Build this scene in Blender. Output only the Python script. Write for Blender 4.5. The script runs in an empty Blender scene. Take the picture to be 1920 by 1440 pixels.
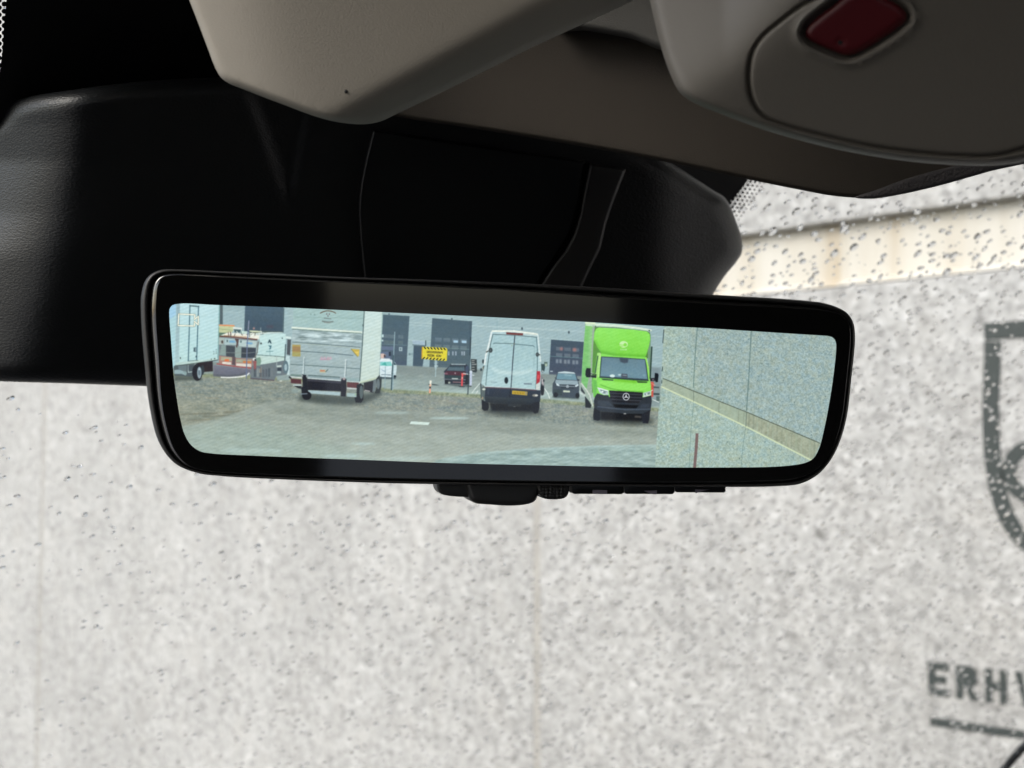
import bpy, bmesh, math, random
import numpy as np
from mathutils import Vector
from mathutils.geometry import delaunay_2d_cdt

# ------------------------------------------------------------------ scene, camera, light, exposure
sc = bpy.context.scene
COL = sc.collection
R_ = math.radians
random.seed(7); rng = np.random.default_rng(11)
EXPOSURE = 1.15
sc.view_settings.view_transform = 'Standard'
sc.view_settings.look = 'None'
sc.view_settings.gamma = 1.0
sc.view_settings.exposure = EXPOSURE
sc.render.engine = 'CYCLES'
sc.cycles.use_denoising = True
sc.cycles.max_bounces = 12
sc.cycles.transparent_max_bounces = 16
sc.cycles.caustics_refractive = False
sc.cycles.caustics_reflective = False

CAM = np.array([0.0, 0.0, 1.6])
YAW, PITCH, FPX = R_(46.8), R_(3.4), 2400.0
cd = bpy.data.cameras.new('camera'); cam = bpy.data.objects.new('camera', cd); COL.objects.link(cam)
cam.location = CAM; cam.rotation_euler = (R_(90) + PITCH, 0, -YAW)
cd.sensor_width = 36; cd.lens = 36 * FPX / 1920
cd.clip_start = 0.02; cd.clip_end = 3000
cd.dof.use_dof = True; cd.dof.focus_distance = 0.45; cd.dof.aperture_fstop = 17
sc.camera = cam

SUN_EL, SUN_AZ = R_(42), R_(-75)        # azimuth clockwise from +Y
w = bpy.data.worlds.new('World'); sc.world = w; w.use_nodes = True
nt = w.node_tree; bgn = nt.nodes['Background']
sky = nt.nodes.new('ShaderNodeTexSky'); sky.sky_type = 'NISHITA'; sky.sun_disc = False
sky.sun_elevation = SUN_EL; sky.sun_rotation = SUN_AZ
sky.air_density = 1.0; sky.dust_density = 3.0; sky.ozone_density = 1.6
nt.links.new(sky.outputs[0], bgn.inputs[0]); bgn.inputs[1].default_value = 0.13
sl = bpy.data.lights.new('sun', 'SUN'); so = bpy.data.objects.new('sun', sl); COL.objects.link(so)
sl.energy = 1.0; sl.angle = R_(40); sl.color = (1, .975, .94)
sd = Vector((math.sin(SUN_AZ) * math.cos(SUN_EL), math.cos(SUN_AZ) * math.cos(SUN_EL), math.sin(SUN_EL)))
so.rotation_euler = sd.to_track_quat('Z', 'Y').to_euler(); so.location = (0, 0, 30)

RT = np.array([math.cos(YAW), -math.sin(YAW), 0.0])
FW = np.array([math.sin(YAW) * math.cos(PITCH), math.cos(YAW) * math.cos(PITCH), math.sin(PITCH)])
UP = np.cross(RT, FW)
def ray(x, y):
    x = np.asarray(x, float); y = np.asarray(y, float)
    return FW + ((x - 960) / FPX)[..., None] * RT - ((y - 720) / FPX)[..., None] * UP

# ------------------------------------------------------------------ helpers
def tag(o, label=None, cat=None, group=None, kind=None):
    if label: o['label'] = label
    if cat: o['category'] = cat
    if group: o['group'] = group
    if kind: o['kind'] = kind
    return o
def empty(name, loc=(0, 0, 0), label=None, cat=None, kind=None):
    o = bpy.data.objects.new(name, None); COL.objects.link(o); o.location = loc
    o.empty_display_size = .02
    return tag(o, label, cat, None, kind)
def mesh_obj(name, verts, faces, mat, parent=None, smooth=False, uvs=None):
    me = bpy.data.meshes.new(name)
    org = np.array(parent.location) if parent is not None and parent.parent is None else np.zeros(3)
    p = parent
    org = np.zeros(3)
    while p is not None:
        org = org + np.array(p.location); p = p.parent
    v = np.asarray(verts, float) - org
    me.from_pydata([tuple(a) for a in v], [], [tuple(int(i) for i in f) for f in faces])
    if mat is not None: me.materials.append(mat)
    if smooth: me.polygons.foreach_set('use_smooth', [True] * len(me.polygons))
    if uvs is not None:
        ul = me.uv_layers.new(name='UVMap')
        vi = np.empty(len(me.loops), int); me.loops.foreach_get('vertex_index', vi)
        ul.data.foreach_set('uv', np.asarray(uvs, float)[vi].ravel())
    me.update()
    o = bpy.data.objects.new(name, me); COL.objects.link(o)
    if parent is not None: o.parent = parent
    return o
def box(name, lo, hi, mat, parent=None, bevel=0.0, kind=None):
    x0, y0, z0 = lo; x1, y1, z1 = hi
    v = [(x0,y0,z0),(x1,y0,z0),(x1,y1,z0),(x0,y1,z0),(x0,y0,z1),(x1,y0,z1),(x1,y1,z1),(x0,y1,z1)]
    f = [(0,3,2,1),(4,5,6,7),(0,1,5,4),(1,2,6,5),(2,3,7,6),(3,0,4,7)]
    o = mesh_obj(name, v, f, mat, parent)
    if bevel:
        m = o.modifiers.new('bevel', 'BEVEL'); m.width = bevel; m.segments = 2
    if kind: o['kind'] = kind
    return o

def catmull(P, step=5.0, closed=True):
    P = np.asarray(P, float); n = len(P); out = []
    rngi = range(n) if closed else range(n - 1)
    for i in rngi:
        p1, p2 = P[i], P[(i + 1) % n]
        p0 = P[(i - 1) % n] if (closed or i > 0) else p1 - (p2 - p1)
        p3 = P[(i + 2) % n] if (closed or i < n - 2) else p2 + (p2 - p1)
        L = np.linalg.norm(p2 - p1)
        # centripetal parameters
        t0 = 0; t1 = t0 + max(np.linalg.norm(p1 - p0), 1e-6) ** .5
        t2 = t1 + max(L, 1e-6) ** .5; t3 = t2 + max(np.linalg.norm(p3 - p2), 1e-6) ** .5
        k = max(1, int(round(L / step)))
        for t in np.linspace(t1, t2, k, endpoint=False):
            A1 = (t1-t)/(t1-t0)*p0 + (t-t0)/(t1-t0)*p1
            A2 = (t2-t)/(t2-t1)*p1 + (t-t1)/(t2-t1)*p2
            A3 = (t3-t)/(t3-t2)*p2 + (t-t2)/(t3-t2)*p3
            B1 = (t2-t)/(t2-t0)*A1 + (t-t0)/(t2-t0)*A2
            B2 = (t3-t)/(t3-t1)*A2 + (t-t1)/(t3-t1)*A3
            out.append((t2-t)/(t2-t1)*B1 + (t-t1)/(t2-t1)*B2)
    if not closed: out.append(P[-1])
    return np.array(out)
def area(P):
    x, y = P[:, 0], P[:, 1]
    return .5 * np.sum(x * np.roll(y, -1) - np.roll(x, -1) * y)
def inside(P, Q):
    """Q points in closed polygon P (even-odd)"""
    x, y = Q[:, 0], Q[:, 1]; c = np.zeros(len(Q), bool)
    x0, y0 = P[:, 0], P[:, 1]; x1, y1 = np.roll(x0, -1), np.roll(y0, -1)
    for a, b, e, d in zip(x0, y0, x1, y1):
        if b == d: continue
        m = (b > y) != (d > y)
        c ^= m & (x < (e - a) * (y - b) / (d - b) + a)
    return c
def segdist(P, Q, closed=True):
    A = P if closed else P[:-1]; B = np.roll(P, -1, 0) if closed else P[1:]
    d = np.full(len(Q), 1e9)
    for a, b in zip(A, B):
        ab = b - a; L = max(ab @ ab, 1e-9)
        t = np.clip(((Q - a) @ ab) / L, 0, 1)
        d = np.minimum(d, np.hypot(*(Q - a - t[:, None] * ab).T))
    return d
def cdt(boundary, pts, lines=()):
    """triangulate inside boundary through pts and the given polylines"""
    nb = len(boundary)
    V = [Vector(p) for p in boundary]; E = [(i, (i + 1) % nb) for i in range(nb)]
    for L in lines:
        s = len(V); V += [Vector(p) for p in L]
        E += [(s + i, s + (i + 1) % len(L)) for i in range(len(L))]
    V += [Vector(p) for p in pts]
    vo, eo, fo, ov, oe, of = delaunay_2d_cdt(V, E, [], 0, 1e-5)
    vo = np.array([tuple(v) for v in vo]); fo = [f for f in fo]
    T = np.array([f for f in fo if len(f) == 3], int)
    cen = vo[T].mean(1)
    T = T[inside(np.asarray(boundary), cen)]
    # counter-clockwise in image space
    a = vo[T[:, 0]]; b = vo[T[:, 1]]; c = vo[T[:, 2]]
    cr = (b[:, 0]-a[:, 0])*(c[:, 1]-a[:, 1]) - (b[:, 1]-a[:, 1])*(c[:, 0]-a[:, 0])
    T[cr < 0] = T[cr < 0][:, ::-1]
    return vo, T
def relief(name, outline, place, mat, parent=None, R=12.0, rise=0.003, spacing=10.0, hfn=None, back=0.02,
           step=5.0, smooth_outline=True, extra=None, power=2.0, shrink=0.0):
    """solid with the given face outline (in px): place(x, y, h) -> 3D, h = metres further back; rounded rim R px deep `rise`"""
    B = catmull(outline, step) if smooth_outline else np.asarray(outline, float)
    if not smooth_outline and len(B) > 6:            # straight runs between corners, evenly subdivided
        C_ = []
        for p, q in zip(B, np.roll(B, -1, 0)):
            k = max(1, int(round(np.linalg.norm(q - p) / step))); C_ += [p + (q - p) * i / k for i in range(k)]
        B = np.array(C_)
    if area(B) < 0: B = B[::-1]
    n = len(B)
    tang = np.roll(B, -1, 0) - np.roll(B, 1, 0); tang /= np.maximum(np.linalg.norm(tang, axis=1), 1e-9)[:, None]
    nor = np.stack([-tang[:, 1], tang[:, 0]], 1)       # inward for positive area (y down)
    pts = []
    for k in (.06, .16, .3, .5, .75, 1.0):
        q = B + nor * R * k
        q = q[::1 if R * k < step * 3 else 2]
        ok = inside(B, q); q = q[ok]
        if len(q): pts.append(q[segdist(B, q) > R * k * .93])
    x0, y0 = B.min(0); x1, y1 = B.max(0)
    gx, gy = np.meshgrid(np.arange(x0, x1, spacing), np.arange(y0, y1, spacing * .87))
    gx[1::2] += spacing / 2
    g = np.stack([gx.ravel(), gy.ravel()], 1); g = g[inside(B, g)]
    if len(g): pts.append(g[segdist(B, g) > R + spacing * .4])
    if extra is not None:
        for ln, offs in extra:
            L = np.asarray(ln, float); tg = np.gradient(L, axis=0); tg /= np.maximum(np.linalg.norm(tg, axis=1), 1e-9)[:, None]
            nn = np.stack([-tg[:, 1], tg[:, 0]], 1)
            if pts:
                for i in range(len(pts)):
                    if len(pts[i]): pts[i] = pts[i][segdist(L, pts[i], False) > max(offs) + 1]
            for o_ in offs:
                for s in ((1, -1) if o_ else (1,)):
                    q = L + nn * o_ * s; q = q[inside(B, q)]
                    if len(q): pts.append(q[segdist(B, q) > 1.5])
    pts = np.concatenate(pts) if pts else np.zeros((0, 2))
    vo, T = cdt(B, pts)
    d = segdist(B, vo); t = np.clip(d / R, 0, 1)
    h = rise * (1 - (1 - (1 - t) ** power) ** (1 / power))
    if hfn is not None: h = h + hfn(vo[:, 0], vo[:, 1], d)
    P = place(vo[:, 0], vo[:, 1], h)
    verts = list(P); faces = [tuple(f) for f in T]
    # boundary ring -> sides -> back cap
    bi = [int(np.argmin(np.hypot(*(vo - b).T))) for b in B]
    Bs = B + nor * shrink
    bh = h[bi]
    s = len(verts); verts += list(place(Bs[:, 0], Bs[:, 1], bh + back))
    for i in range(n):
        j = (i + 1) % n
        if bi[i] != bi[j]: faces.append((bi[j], bi[i], s + i, s + j))
    faces.append(tuple(s + i for i in range(n))[::-1])
    o = mesh_obj(name, verts, faces, mat, parent, smooth=True)
    m = o.data
    bm = bmesh.new(); bm.from_mesh(m)
    bmesh.ops.recalc_face_normals(bm, faces=bm.faces)
    for e in bm.edges:
        if len(e.link_faces) == 2 and e.calc_face_angle(0) > R_(50): e.smooth = False
    bm.to_mesh(m); bm.free()
    return o
def by_depth(zf):
    """place() for a surface whose distance along the view axis is zf(x, y)"""
    def place(x, y, h):
        x = np.asarray(x, float); y = np.asarray(y, float)
        return CAM + ray(x, y) * (zf(x, y) + h)[..., None]
    return place
def tube(name, P, r, mat, parent=None, seg=10):
    P = np.asarray(P, float); n = len(P); V = []; Fc = []
    rr = np.broadcast_to(r, n)
    for i in range(n):
        t = P[min(i+1, n-1)] - P[max(i-1, 0)]; t /= np.linalg.norm(t)
        a = np.cross(t, [0, 0, 1.0]); a /= np.linalg.norm(a); b = np.cross(t, a)
        for k in range(seg):
            an = 2*math.pi*k/seg; V.append(P[i] + rr[i]*(math.cos(an)*a + math.sin(an)*b))
    for i in range(n-1):
        for k in range(seg):
            Fc.append((i*seg+k, i*seg+(k+1) % seg, (i+1)*seg+(k+1) % seg, (i+1)*seg+k))
    Fc.append(tuple(range(seg))[::-1]); Fc.append(tuple((n-1)*seg+k for k in range(seg)))
    return mesh_obj(name, V, Fc, mat, parent, smooth=True)

# ------------------------------------------------------------------ materials
def mat(name, base=(.5, .5, .5), rough=.5, spec=.5, metal=0.0):
    m = bpy.data.materials.new(name); m.use_nodes = True
    b = m.node_tree.nodes['Principled BSDF']
    b.inputs['Base Color'].default_value = (*base, 1); b.inputs['Roughness'].default_value = rough
    b.inputs['Specular IOR Level'].default_value = spec; b.inputs['Metallic'].default_value = metal
    return m, m.node_tree, b
def N(t, kind, **kw):
    n = t.nodes.new(kind)
    for k, v in kw.items():
        if k in n.inputs: n.inputs[k].default_value = v
        else: setattr(n, k, v)
    return n
def ramp(t, src, stops, interp='LINEAR'):
    r = t.nodes.new('ShaderNodeValToRGB'); r.color_ramp.interpolation = interp
    e = r.color_ramp.elements
    while len(e) < len(stops): e.new(.5)
    for el, (p, c) in zip(e, stops):
        el.position = p; el.color = (*c, 1) if len(c) == 3 else c
    t.links.new(src, r.inputs[0]); return r.outputs[0]
def g3(v): return (v, v, v)
def mixc(t, fac, a, b, mode='MIX'):
    m = t.nodes.new('ShaderNodeMix'); m.data_type = 'RGBA'; m.blend_type = mode
    for s, v in ((0, fac), (6, a), (7, b)):
        if isinstance(v, (int, float)): m.inputs[s].default_value = v
        elif isinstance(v, tuple): m.inputs[s].default_value = (*v, 1)
        else: t.links.new(v, m.inputs[s])
    return m.outputs[2]
def bump(t, b, height, strength, dist):
    n = N(t, 'ShaderNodeBump', Strength=strength, Distance=dist)
    t.links.new(height, n.inputs['Height']); t.links.new(n.outputs[0], b.inputs['Normal'])

def plastic(name, base, rough=.55, grain=900, gs=.25, gd=.0003, var=.12, spec=.4, wear=0.0):
    m, t, b = mat(name, base, rough, spec)
    tc = N(t, 'ShaderNodeTexCoord')
    n1 = N(t, 'ShaderNodeTexNoise', Scale=grain, Detail=3.0); t.links.new(tc.outputs['Object'], n1.inputs['Vector'])
    n2 = N(t, 'ShaderNodeTexNoise', Scale=18.0, Detail=4.0); t.links.new(tc.outputs['Object'], n2.inputs['Vector'])
    c = mixc(t, 1.0, base, ramp(t, n2.outputs[0], [(.3, g3(1 - var)), (.7, g3(1.0))]), 'MULTIPLY')
    if wear:
        n3 = N(t, 'ShaderNodeTexNoise', Scale=260.0, Detail=2.0); t.links.new(tc.outputs['Object'], n3.inputs['Vector'])
        c = mixc(t, ramp(t, n3.outputs[0], [(.72, g3(0)), (.76, g3(wear))]), c, tuple(v * .5 for v in base))
    t.links.new(c, b.inputs['Base Color'])
    bump(t, b, n1.outputs[0], gs, gd)
    return m
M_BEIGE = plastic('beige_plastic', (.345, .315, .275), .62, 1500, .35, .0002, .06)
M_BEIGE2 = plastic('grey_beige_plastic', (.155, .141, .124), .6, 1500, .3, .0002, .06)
M_LINER = plastic('headliner_fabric_shaded', (.078, .068, .058), .9, 2200, .5, .0004, .08, .1)  # base colour darkened to stand in for shade on the lining
M_LINER_LIT = plastic('headliner_fabric_lit', (.16, .155, .145), .9, 2200, .5, .0004, .08, .1)  # same lining where light reaches it, painted lighter
M_EDGE = plastic('foam_edge', (.15, .14, .145), .95, 900, .9, .0012, .3, .1)
M_BLACK = plastic('black_plastic', (.03, .029, .029), .42, 1600, .25, .0002, .1, .45)
M_BLACK2 = plastic('black_smooth_plastic', (.009, .010, .011), .3, 900, .05, .0001, .1, .5)
M_DARK = plastic('dark_cabin_trim', (.02, .02, .022), .7, 400, .3, .0005, .2, .3)
M_RED = plastic('red_button_plastic', (.105, .009, .014), .4, 1200, .1, .0001, .1, .5)
M_ICON = plastic('grey_lilac_print', (.26, .24, .30), .6, 1200, .1, .0001, .1, .3)
M_PRINT = None
# grained black leatherette of the sensor shroud
M_GRAIN, t, b = mat('black_grained_leatherette', (.010, .011, .012), .42, .5)
tc = N(t, 'ShaderNodeTexCoord')
mp = N(t, 'ShaderNodeMapping'); mp.inputs['Scale'].default_value = (1, 1, 1.9); t.links.new(tc.outputs['Object'], mp.inputs[0])
nz = N(t, 'ShaderNodeTexNoise', Scale=700.0, Detail=2.0, Distortion=.6); t.links.new(mp.outputs[0], nz.inputs['Vector'])
vo_ = N(t, 'ShaderNodeTexVoronoi', Scale=850.0); t.links.new(mp.outputs[0], vo_.inputs['Vector'])
mm = N(t, 'ShaderNodeMath', operation='ADD'); t.links.new(nz.outputs[0], mm.inputs[0]); t.links.new(vo_.outputs['Distance'], mm.inputs[1])
bump(t, b, mm.outputs[0], .32, .0003)

def water_glass(name, ior, tint=(1, 1, 1)):
    m = bpy.data.materials.new(name); m.use_nodes = True; t = m.node_tree
    t.nodes.remove(t.nodes['Principled BSDF'])
    g = N(t, 'ShaderNodeBsdfGlass', IOR=ior, Roughness=0.0); g.inputs['Color'].default_value = (*tint, 1)
    t.links.new(g.outputs[0], t.nodes['Material Output'].inputs[0]); return m
M_DROP = water_glass('rain_water', 1.33)
M_PANE = bpy.data.materials.new('windscreen_glass'); M_PANE.use_nodes = True; t = M_PANE.node_tree
t.nodes.remove(t.nodes['Principled BSDF'])
tr = N(t, 'ShaderNodeBsdfTransparent'); tr.inputs[0].default_value = (.86, .885, .87, 1)
gl = N(t, 'ShaderNodeBsdfGlossy', Roughness=0.02); gl.inputs[0].default_value = (1, 1, 1, 1)
fr = N(t, 'ShaderNodeFresnel', IOR=1.45); mx = N(t, 'ShaderNodeMixShader')
mt = N(t, 'ShaderNodeMath', operation='MULTIPLY'); mt.inputs[1].default_value = .8
t.links.new(fr.outputs[0], mt.inputs[0]); t.links.new(mt.outputs[0], mx.inputs[0])
t.links.new(tr.outputs[0], mx.inputs[1]); t.links.new(gl.outputs[0], mx.inputs[2])
t.links.new(mx.outputs[0], t.nodes['Material Output'].inputs[0])
M_FRIT, _, _ = mat('black_ceramic_frit', (.006, .006, .007), .5, .3)

# ------------------------------------------------------------------ world outside: ground and wall
def ground_mat():
    m, t, b = mat('wet_paving', (.2, .2, .19), .5)
    tc = N(t, 'ShaderNodeTexCoord'); n = N(t, 'ShaderNodeTexNoise', Scale=1.3, Detail=8.0)
    t.links.new(tc.outputs['Object'], n.inputs['Vector'])
    br = N(t, 'ShaderNodeTexBrick', Scale=5.0); t.links.new(tc.outputs['Object'], br.inputs['Vector'])
    br.inputs['Color1'].default_value = (.24, .235, .22, 1); br.inputs['Color2'].default_value = (.19, .19, .18, 1)
    br.inputs['Mortar'].default_value = (.1, .1, .09, 1)
    t.links.new(mixc(t, .6, br.outputs[0], ramp(t, n.outputs[0], [(.3, g3(.6)), (.7, g3(1.1))]), 'MULTIPLY'), b.inputs['Base Color'])
    return m
gnd = mesh_obj('ground', [(-300, -300, 0), (300, -300, 0), (300, 300, 0), (-300, 300, 0)], [(0, 1, 2, 3)], ground_mat())
gnd['kind'] = 'structure'

def concrete(name, kind):
    m, t, b = mat(name, (.4, .4, .39), .85, .3)
    tc = N(t, 'ShaderNodeTexCoord'); O = tc.outputs['Object']
    big = N(t, 'ShaderNodeTexNoise', Scale=2.2, Detail=5.0); t.links.new(O, big.inputs['Vector'])
    if kind == 'aggregate':
        v = N(t, 'ShaderNodeTexVoronoi', Scale=62.0, Randomness=1.0); t.links.new(O, v.inputs['Vector'])
        v2 = N(t, 'ShaderNodeTexVoronoi', Scale=110.0); t.links.new(O, v2.inputs['Vector'])
        n = N(t, 'ShaderNodeTexNoise', Scale=26.0, Detail=5.0, Roughness=.65); t.links.new(O, n.inputs['Vector'])
        sep = N(t, 'ShaderNodeSeparateColor'); t.links.new(v.outputs['Color'], sep.inputs[0])
        sep2 = N(t, 'ShaderNodeSeparateColor'); t.links.new(v2.outputs['Color'], sep2.inputs[0])
        stone = ramp(t, sep.outputs[0], [(0, (.26, .254, .247)), (.15, (.39, .383, .37)), (.5, (.485, .477, .461)), (.8, (.53, .523, .505)), (1, (.63, .625, .61))])
        stone2 = ramp(t, sep2.outputs[1], [(0, (.29, .285, .28)), (.4, (.455, .45, .438)), (1, (.63, .628, .615))])
        c = mixc(t, .45, stone, stone2)
        c = mixc(t, .75, c, ramp(t, n.outputs[0], [(.3, g3(.80)), (.5, g3(.99)), (.7, g3(1.12))]), 'MULTIPLY')
        pit = N(t, 'ShaderNodeTexVoronoi', Scale=9.0); t.links.new(O, pit.inputs['Vector'])
        psep = N(t, 'ShaderNodeSeparateColor'); t.links.new(pit.outputs['Color'], psep.inputs[0])
        pm = N(t, 'ShaderNodeMath', operation='MULTIPLY'); t.links.new(ramp(t, pit.outputs['Distance'], [(0, g3(.85)), (.07, g3(.6)), (.14, g3(0))]), pm.inputs[0]); t.links.new(ramp(t, psep.outputs[2], [(.72, g3(0)), (.86, g3(1))]), pm.inputs[1])
        c = mixc(t, pm.outputs[0], c, (.15, .145, .135))
        pw = N(t, 'ShaderNodeTexNoise', Scale=9.0, Detail=3.0); t.links.new(O, pw.inputs['Vector'])
        c = mixc(t, ramp(t, pw.outputs[0], [(.5, g3(0)), (.75, g3(.2))]), c, (.46, .43, .39))
        hgt = v.outputs['Distance']; bs, bd = .45, .004
    else:
        st = N(t, 'ShaderNodeMapping'); st.inputs['Scale'].default_value = (1, 9, .5); t.links.new(O, st.inputs[0])
        s1 = N(t, 'ShaderNodeTexNoise', Scale=1.6, Detail=6.0, Roughness=.6); t.links.new(st.outputs[0], s1.inputs['Vector'])
        c = ramp(t, s1.outputs[0], [(.3, (.50, .42, .31)), (.42, (.58, .535, .455)), (.58, (.63, .60, .535)), (.8, (.68, .655, .60))])
        hgt = big.outputs[0]; bs, bd = .2, .002
    c = mixc(t, .7, c, ramp(t, big.outputs[0], [(.3, g3(.86)), (.7, g3(1.08))]), 'MULTIPLY')
    sm = N(t, 'ShaderNodeMapping'); sm.inputs['Scale'].default_value = (1, 6, .35); t.links.new(O, sm.inputs[0])
    sn = N(t, 'ShaderNodeTexNoise', Scale=1.1, Detail=5.0); t.links.new(sm.outputs[0], sn.inputs['Vector'])
    c = mixc(t, .22, c, ramp(t, sn.outputs[0], [(.35, (.88, .875, .86)), (.6, g3(1.03))]), 'MULTIPLY')
    t.links.new(c, b.inputs['Base Color']); bump(t, b, hgt, bs, bd)
    return m
M_AGG = concrete('exposed_aggregate', 'aggregate'); M_BAND = concrete('smooth_sand_concrete', 'band')
M_SEAL = plastic('joint_sealant', (.455, .435, .40), .8, 60, .2, .001, .2)
WX = 2.5
wall = empty('concrete_wall', (WX, 2, 0), 'long exposed aggregate concrete wall with a recessed sand coloured band, seen through the wet windscreen', 'wall')
edges = [-6.0, -3.19, -.47, 2.26, 4.97, 7.70, 10.4, 13.1]
ZB0, ZB1 = CAM[2] + .375, CAM[2] + .520      # band, from the camera's height
g = .011
for a, b_ in zip(edges[:-1], edges[1:]):
    box('wall_panel', (WX, a + g, 0), (WX + .2, b_ - g, ZB0), M_AGG, wall, .004)
    box('wall_panel', (WX, a + g, ZB1), (WX + .2, b_ - g, 5.0), M_AGG, wall, .004)
    # recessed band with a sloping sill under it
    y0, y1 = a + g, b_ - g
    v = []
    for y in (y0, y1): v += [(WX + .0015, y, ZB0 + .003), (WX + .030, y, ZB0 + .018), (WX + .030, y, ZB1 - .003), (WX + .19, y, ZB1 - .003), (WX + .19, y, ZB0 + .003)]
    mesh_obj('recessed_band', v, [(0,5,6,1),(1,6,7,2),(2,7,8,3),(3,8,9,4),(4,9,5,0),(0,1,2,3,4),(9,8,7,6,5)], M_BAND, wall)
for y in edges[1:-1]:
    box('joint_sealant', (WX + .0015, y - g, 0), (WX + .05, y + g, ZB0), M_SEAL, wall)
    box('joint_sealant', (WX + .036, y - g, ZB0), (WX + .05, y + g, ZB1), M_SEAL, wall)
    box('joint_sealant', (WX + .0015, y - g, ZB1), (WX + .05, y + g, 5.0), M_SEAL, wall)

# sign painted on the wall, traced onto the wall plane
def on_wall(x, y, off=.0):
    r = ray(np.asarray(x, float), np.asarray(y, float)); tt = (WX - off) / r[..., 0]
    return CAM + r * tt[..., None]
M_PRINT, t, b = mat('dark_green_grey_print', (.025, .033, .032), .6)
tc = N(t, 'ShaderNodeTexCoord'); n = N(t, 'ShaderNodeTexNoise', Scale=70.0, Detail=4.0); t.links.new(tc.outputs['Object'], n.inputs['Vector'])
t.links.new(ramp(t, n.outputs[0], [(.6, (.036, .046, .044)), (.95, (.10, .11, .105))]), b.inputs['Base Color'])
sign = empty('painted_wall_sign', tuple(on_wall(1850, 1000)), 'dark shield emblem and the letters ERHV above a rule, printed on the concrete wall', 'sign')
LH = .072
def wall_poly(name, polys, parent=sign):
    """polys in wall metres (s to the right of the sign origin, z up)"""
    V = []; Fc = []
    o = np.array(sign.location)
    for P in polys:
        s = len(V); n_ = len(P)
        for dx in (.0, .0012):
            V += [(WX - .0012 + dx * .0 - (.0012 if dx == 0 else 0), o[1] - p[0], o[2] + p[1]) for p in P]
        V[s + n_:s + 2 * n_] = [(WX - .0002, a[1], a[2]) for a in V[s:s + n_]]
        Fc.append(tuple(range(s, s + n_))); Fc.append(tuple(range(s + n_, s + 2 * n_))[::-1])
        for i in range(n_):
            j = (i + 1) % n_; Fc.append((s + j, s + i, s + n_ + i, s + n_ + j))
    ob = mesh_obj(name, V, Fc, M_PRINT, parent)
    bm = bmesh.new(); bm.from_mesh(ob.data); bmesh.ops.recalc_face_normals(bm, faces=bm.faces); bm.to_mesh(ob.data); bm.free()
    return ob
def wp(x, y):
    p = on_wall(x, y); o = np.array(sign.location); return (o[1] - p[1], p[2] - o[2])
def strip(pts, wd):
    """stroke as quads"""
    out = []
    P = np.asarray(pts, float)
    L = catmull(P, .01, False) if len(P) > 2 else P
    tg = np.gradient(L, axis=0); tg /= np.linalg.norm(tg, axis=1)[:, None]
    nn = np.stack([-tg[:, 1], tg[:, 0]], 1) * wd / 2
    return [list(map(tuple, np.concatenate([L + nn, (L - nn)[::-1]])))]
o0 = wp(1740, 1240); o1 = wp(1740, 1302)
x0_, ztop, zbot = o0[0], o0[1], o1[1]
H = ztop - zbot; W_ = H * .66; S = H * .22
def gl_(ch, x):
    b_, t_ = zbot, ztop
    R4 = lambda a, b__, c, d: [(x + a, b_ + b__), (x + c, b_ + b__), (x + c, b_ + d), (x + a, b_ + d)]
    m_ = H / 2
    if ch == 'E': return [[(x, b_), (x + W_, b_), (x + W_, b_ + S), (x + S, b_ + S), (x + S, b_ + m_ - S/2), (x + W_*.88, b_ + m_ - S/2), (x + W_*.88, b_ + m_ + S/2), (x + S, b_ + m_ + S/2), (x + S, t_ - S), (x + W_, t_ - S), (x + W_, t_), (x, t_)]]
    if ch == 'H': return [[(x, b_), (x + S, b_), (x + S, b_ + m_ - S/2), (x + W_ - S, b_ + m_ - S/2), (x + W_ - S, b_), (x + W_, b_), (x + W_, t_), (x + W_ - S, t_), (x + W_ - S, b_ + m_ + S/2), (x + S, b_ + m_ + S/2), (x + S, t_), (x, t_)]]
    if ch == 'V': return [[(x + W_*.38, b_), (x + W_*.66, b_), (x + W_*1.05, t_), (x + W_*1.05 - S, t_), (x + W_*.52, b_ + S), (x + S, t_), (x, t_)]]
    if ch == 'R': return [[(x, b_), (x + S, b_), (x + S, b_ + H*.36), (x + W_*.45, b_ + H*.36), (x + W_ - S, b_), (x + W_ + S*.1, b_), (x + W_*.74, b_ + H*.4), (x + W_*.95, b_ + H*.52), (x + W_, b_ + H*.7), (x + W_*.93, b_ + H*.9), (x + W_*.72, t_), (x, t_)]]
cx = x0_
for ch in 'ERHV':
    wall_poly('sign_letter', gl_(ch, cx)); cx += W_ * 1.34
rl = wp(1745, 1352); wall_poly('sign_rule', [[(rl[0], rl[1] - .008), (rl[0] + .75, rl[1] - .008), (rl[0] + .75, rl[1] + .008), (rl[0], rl[1] + .008)]])
# the shield outline: left flank, top edge and rounded lower corner, closed by symmetry
fl = [wp(1862, 640), wp(1860, 700), wp(1858, 780), wp(1862, 860), wp(1872, 920), wp(1892, 975), wp(1930, 1020)]
wd_s = abs(wp(1878, 700)[0] - wp(1840, 700)[0]) * .82
tp = [wp(1846, 622), wp(1930, 612)]
xc = fl[0][0] + .30
mir = [(2 * xc - a, b_) for a, b_ in fl][::-1]
wall_poly('shield_outline', strip(fl + [(xc, fl[-1][1] - .05)] + mir, wd_s)
          + [[(tp[0][0], tp[0][1] - wd_s*.5), (2*xc - tp[0][0], tp[0][1] - wd_s*.5), (2*xc - tp[0][0], tp[0][1] + wd_s*.5), (tp[0][0], tp[0][1] + wd_s*.5)]])
ec = wp(1935, 885); er = .045
wall_poly('emblem_ring', strip([(ec[0] + er*math.cos(a), ec[1] + er*1.05*math.sin(a)) for a in np.linspace(.2, 5.7, 14)], .028))

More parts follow.
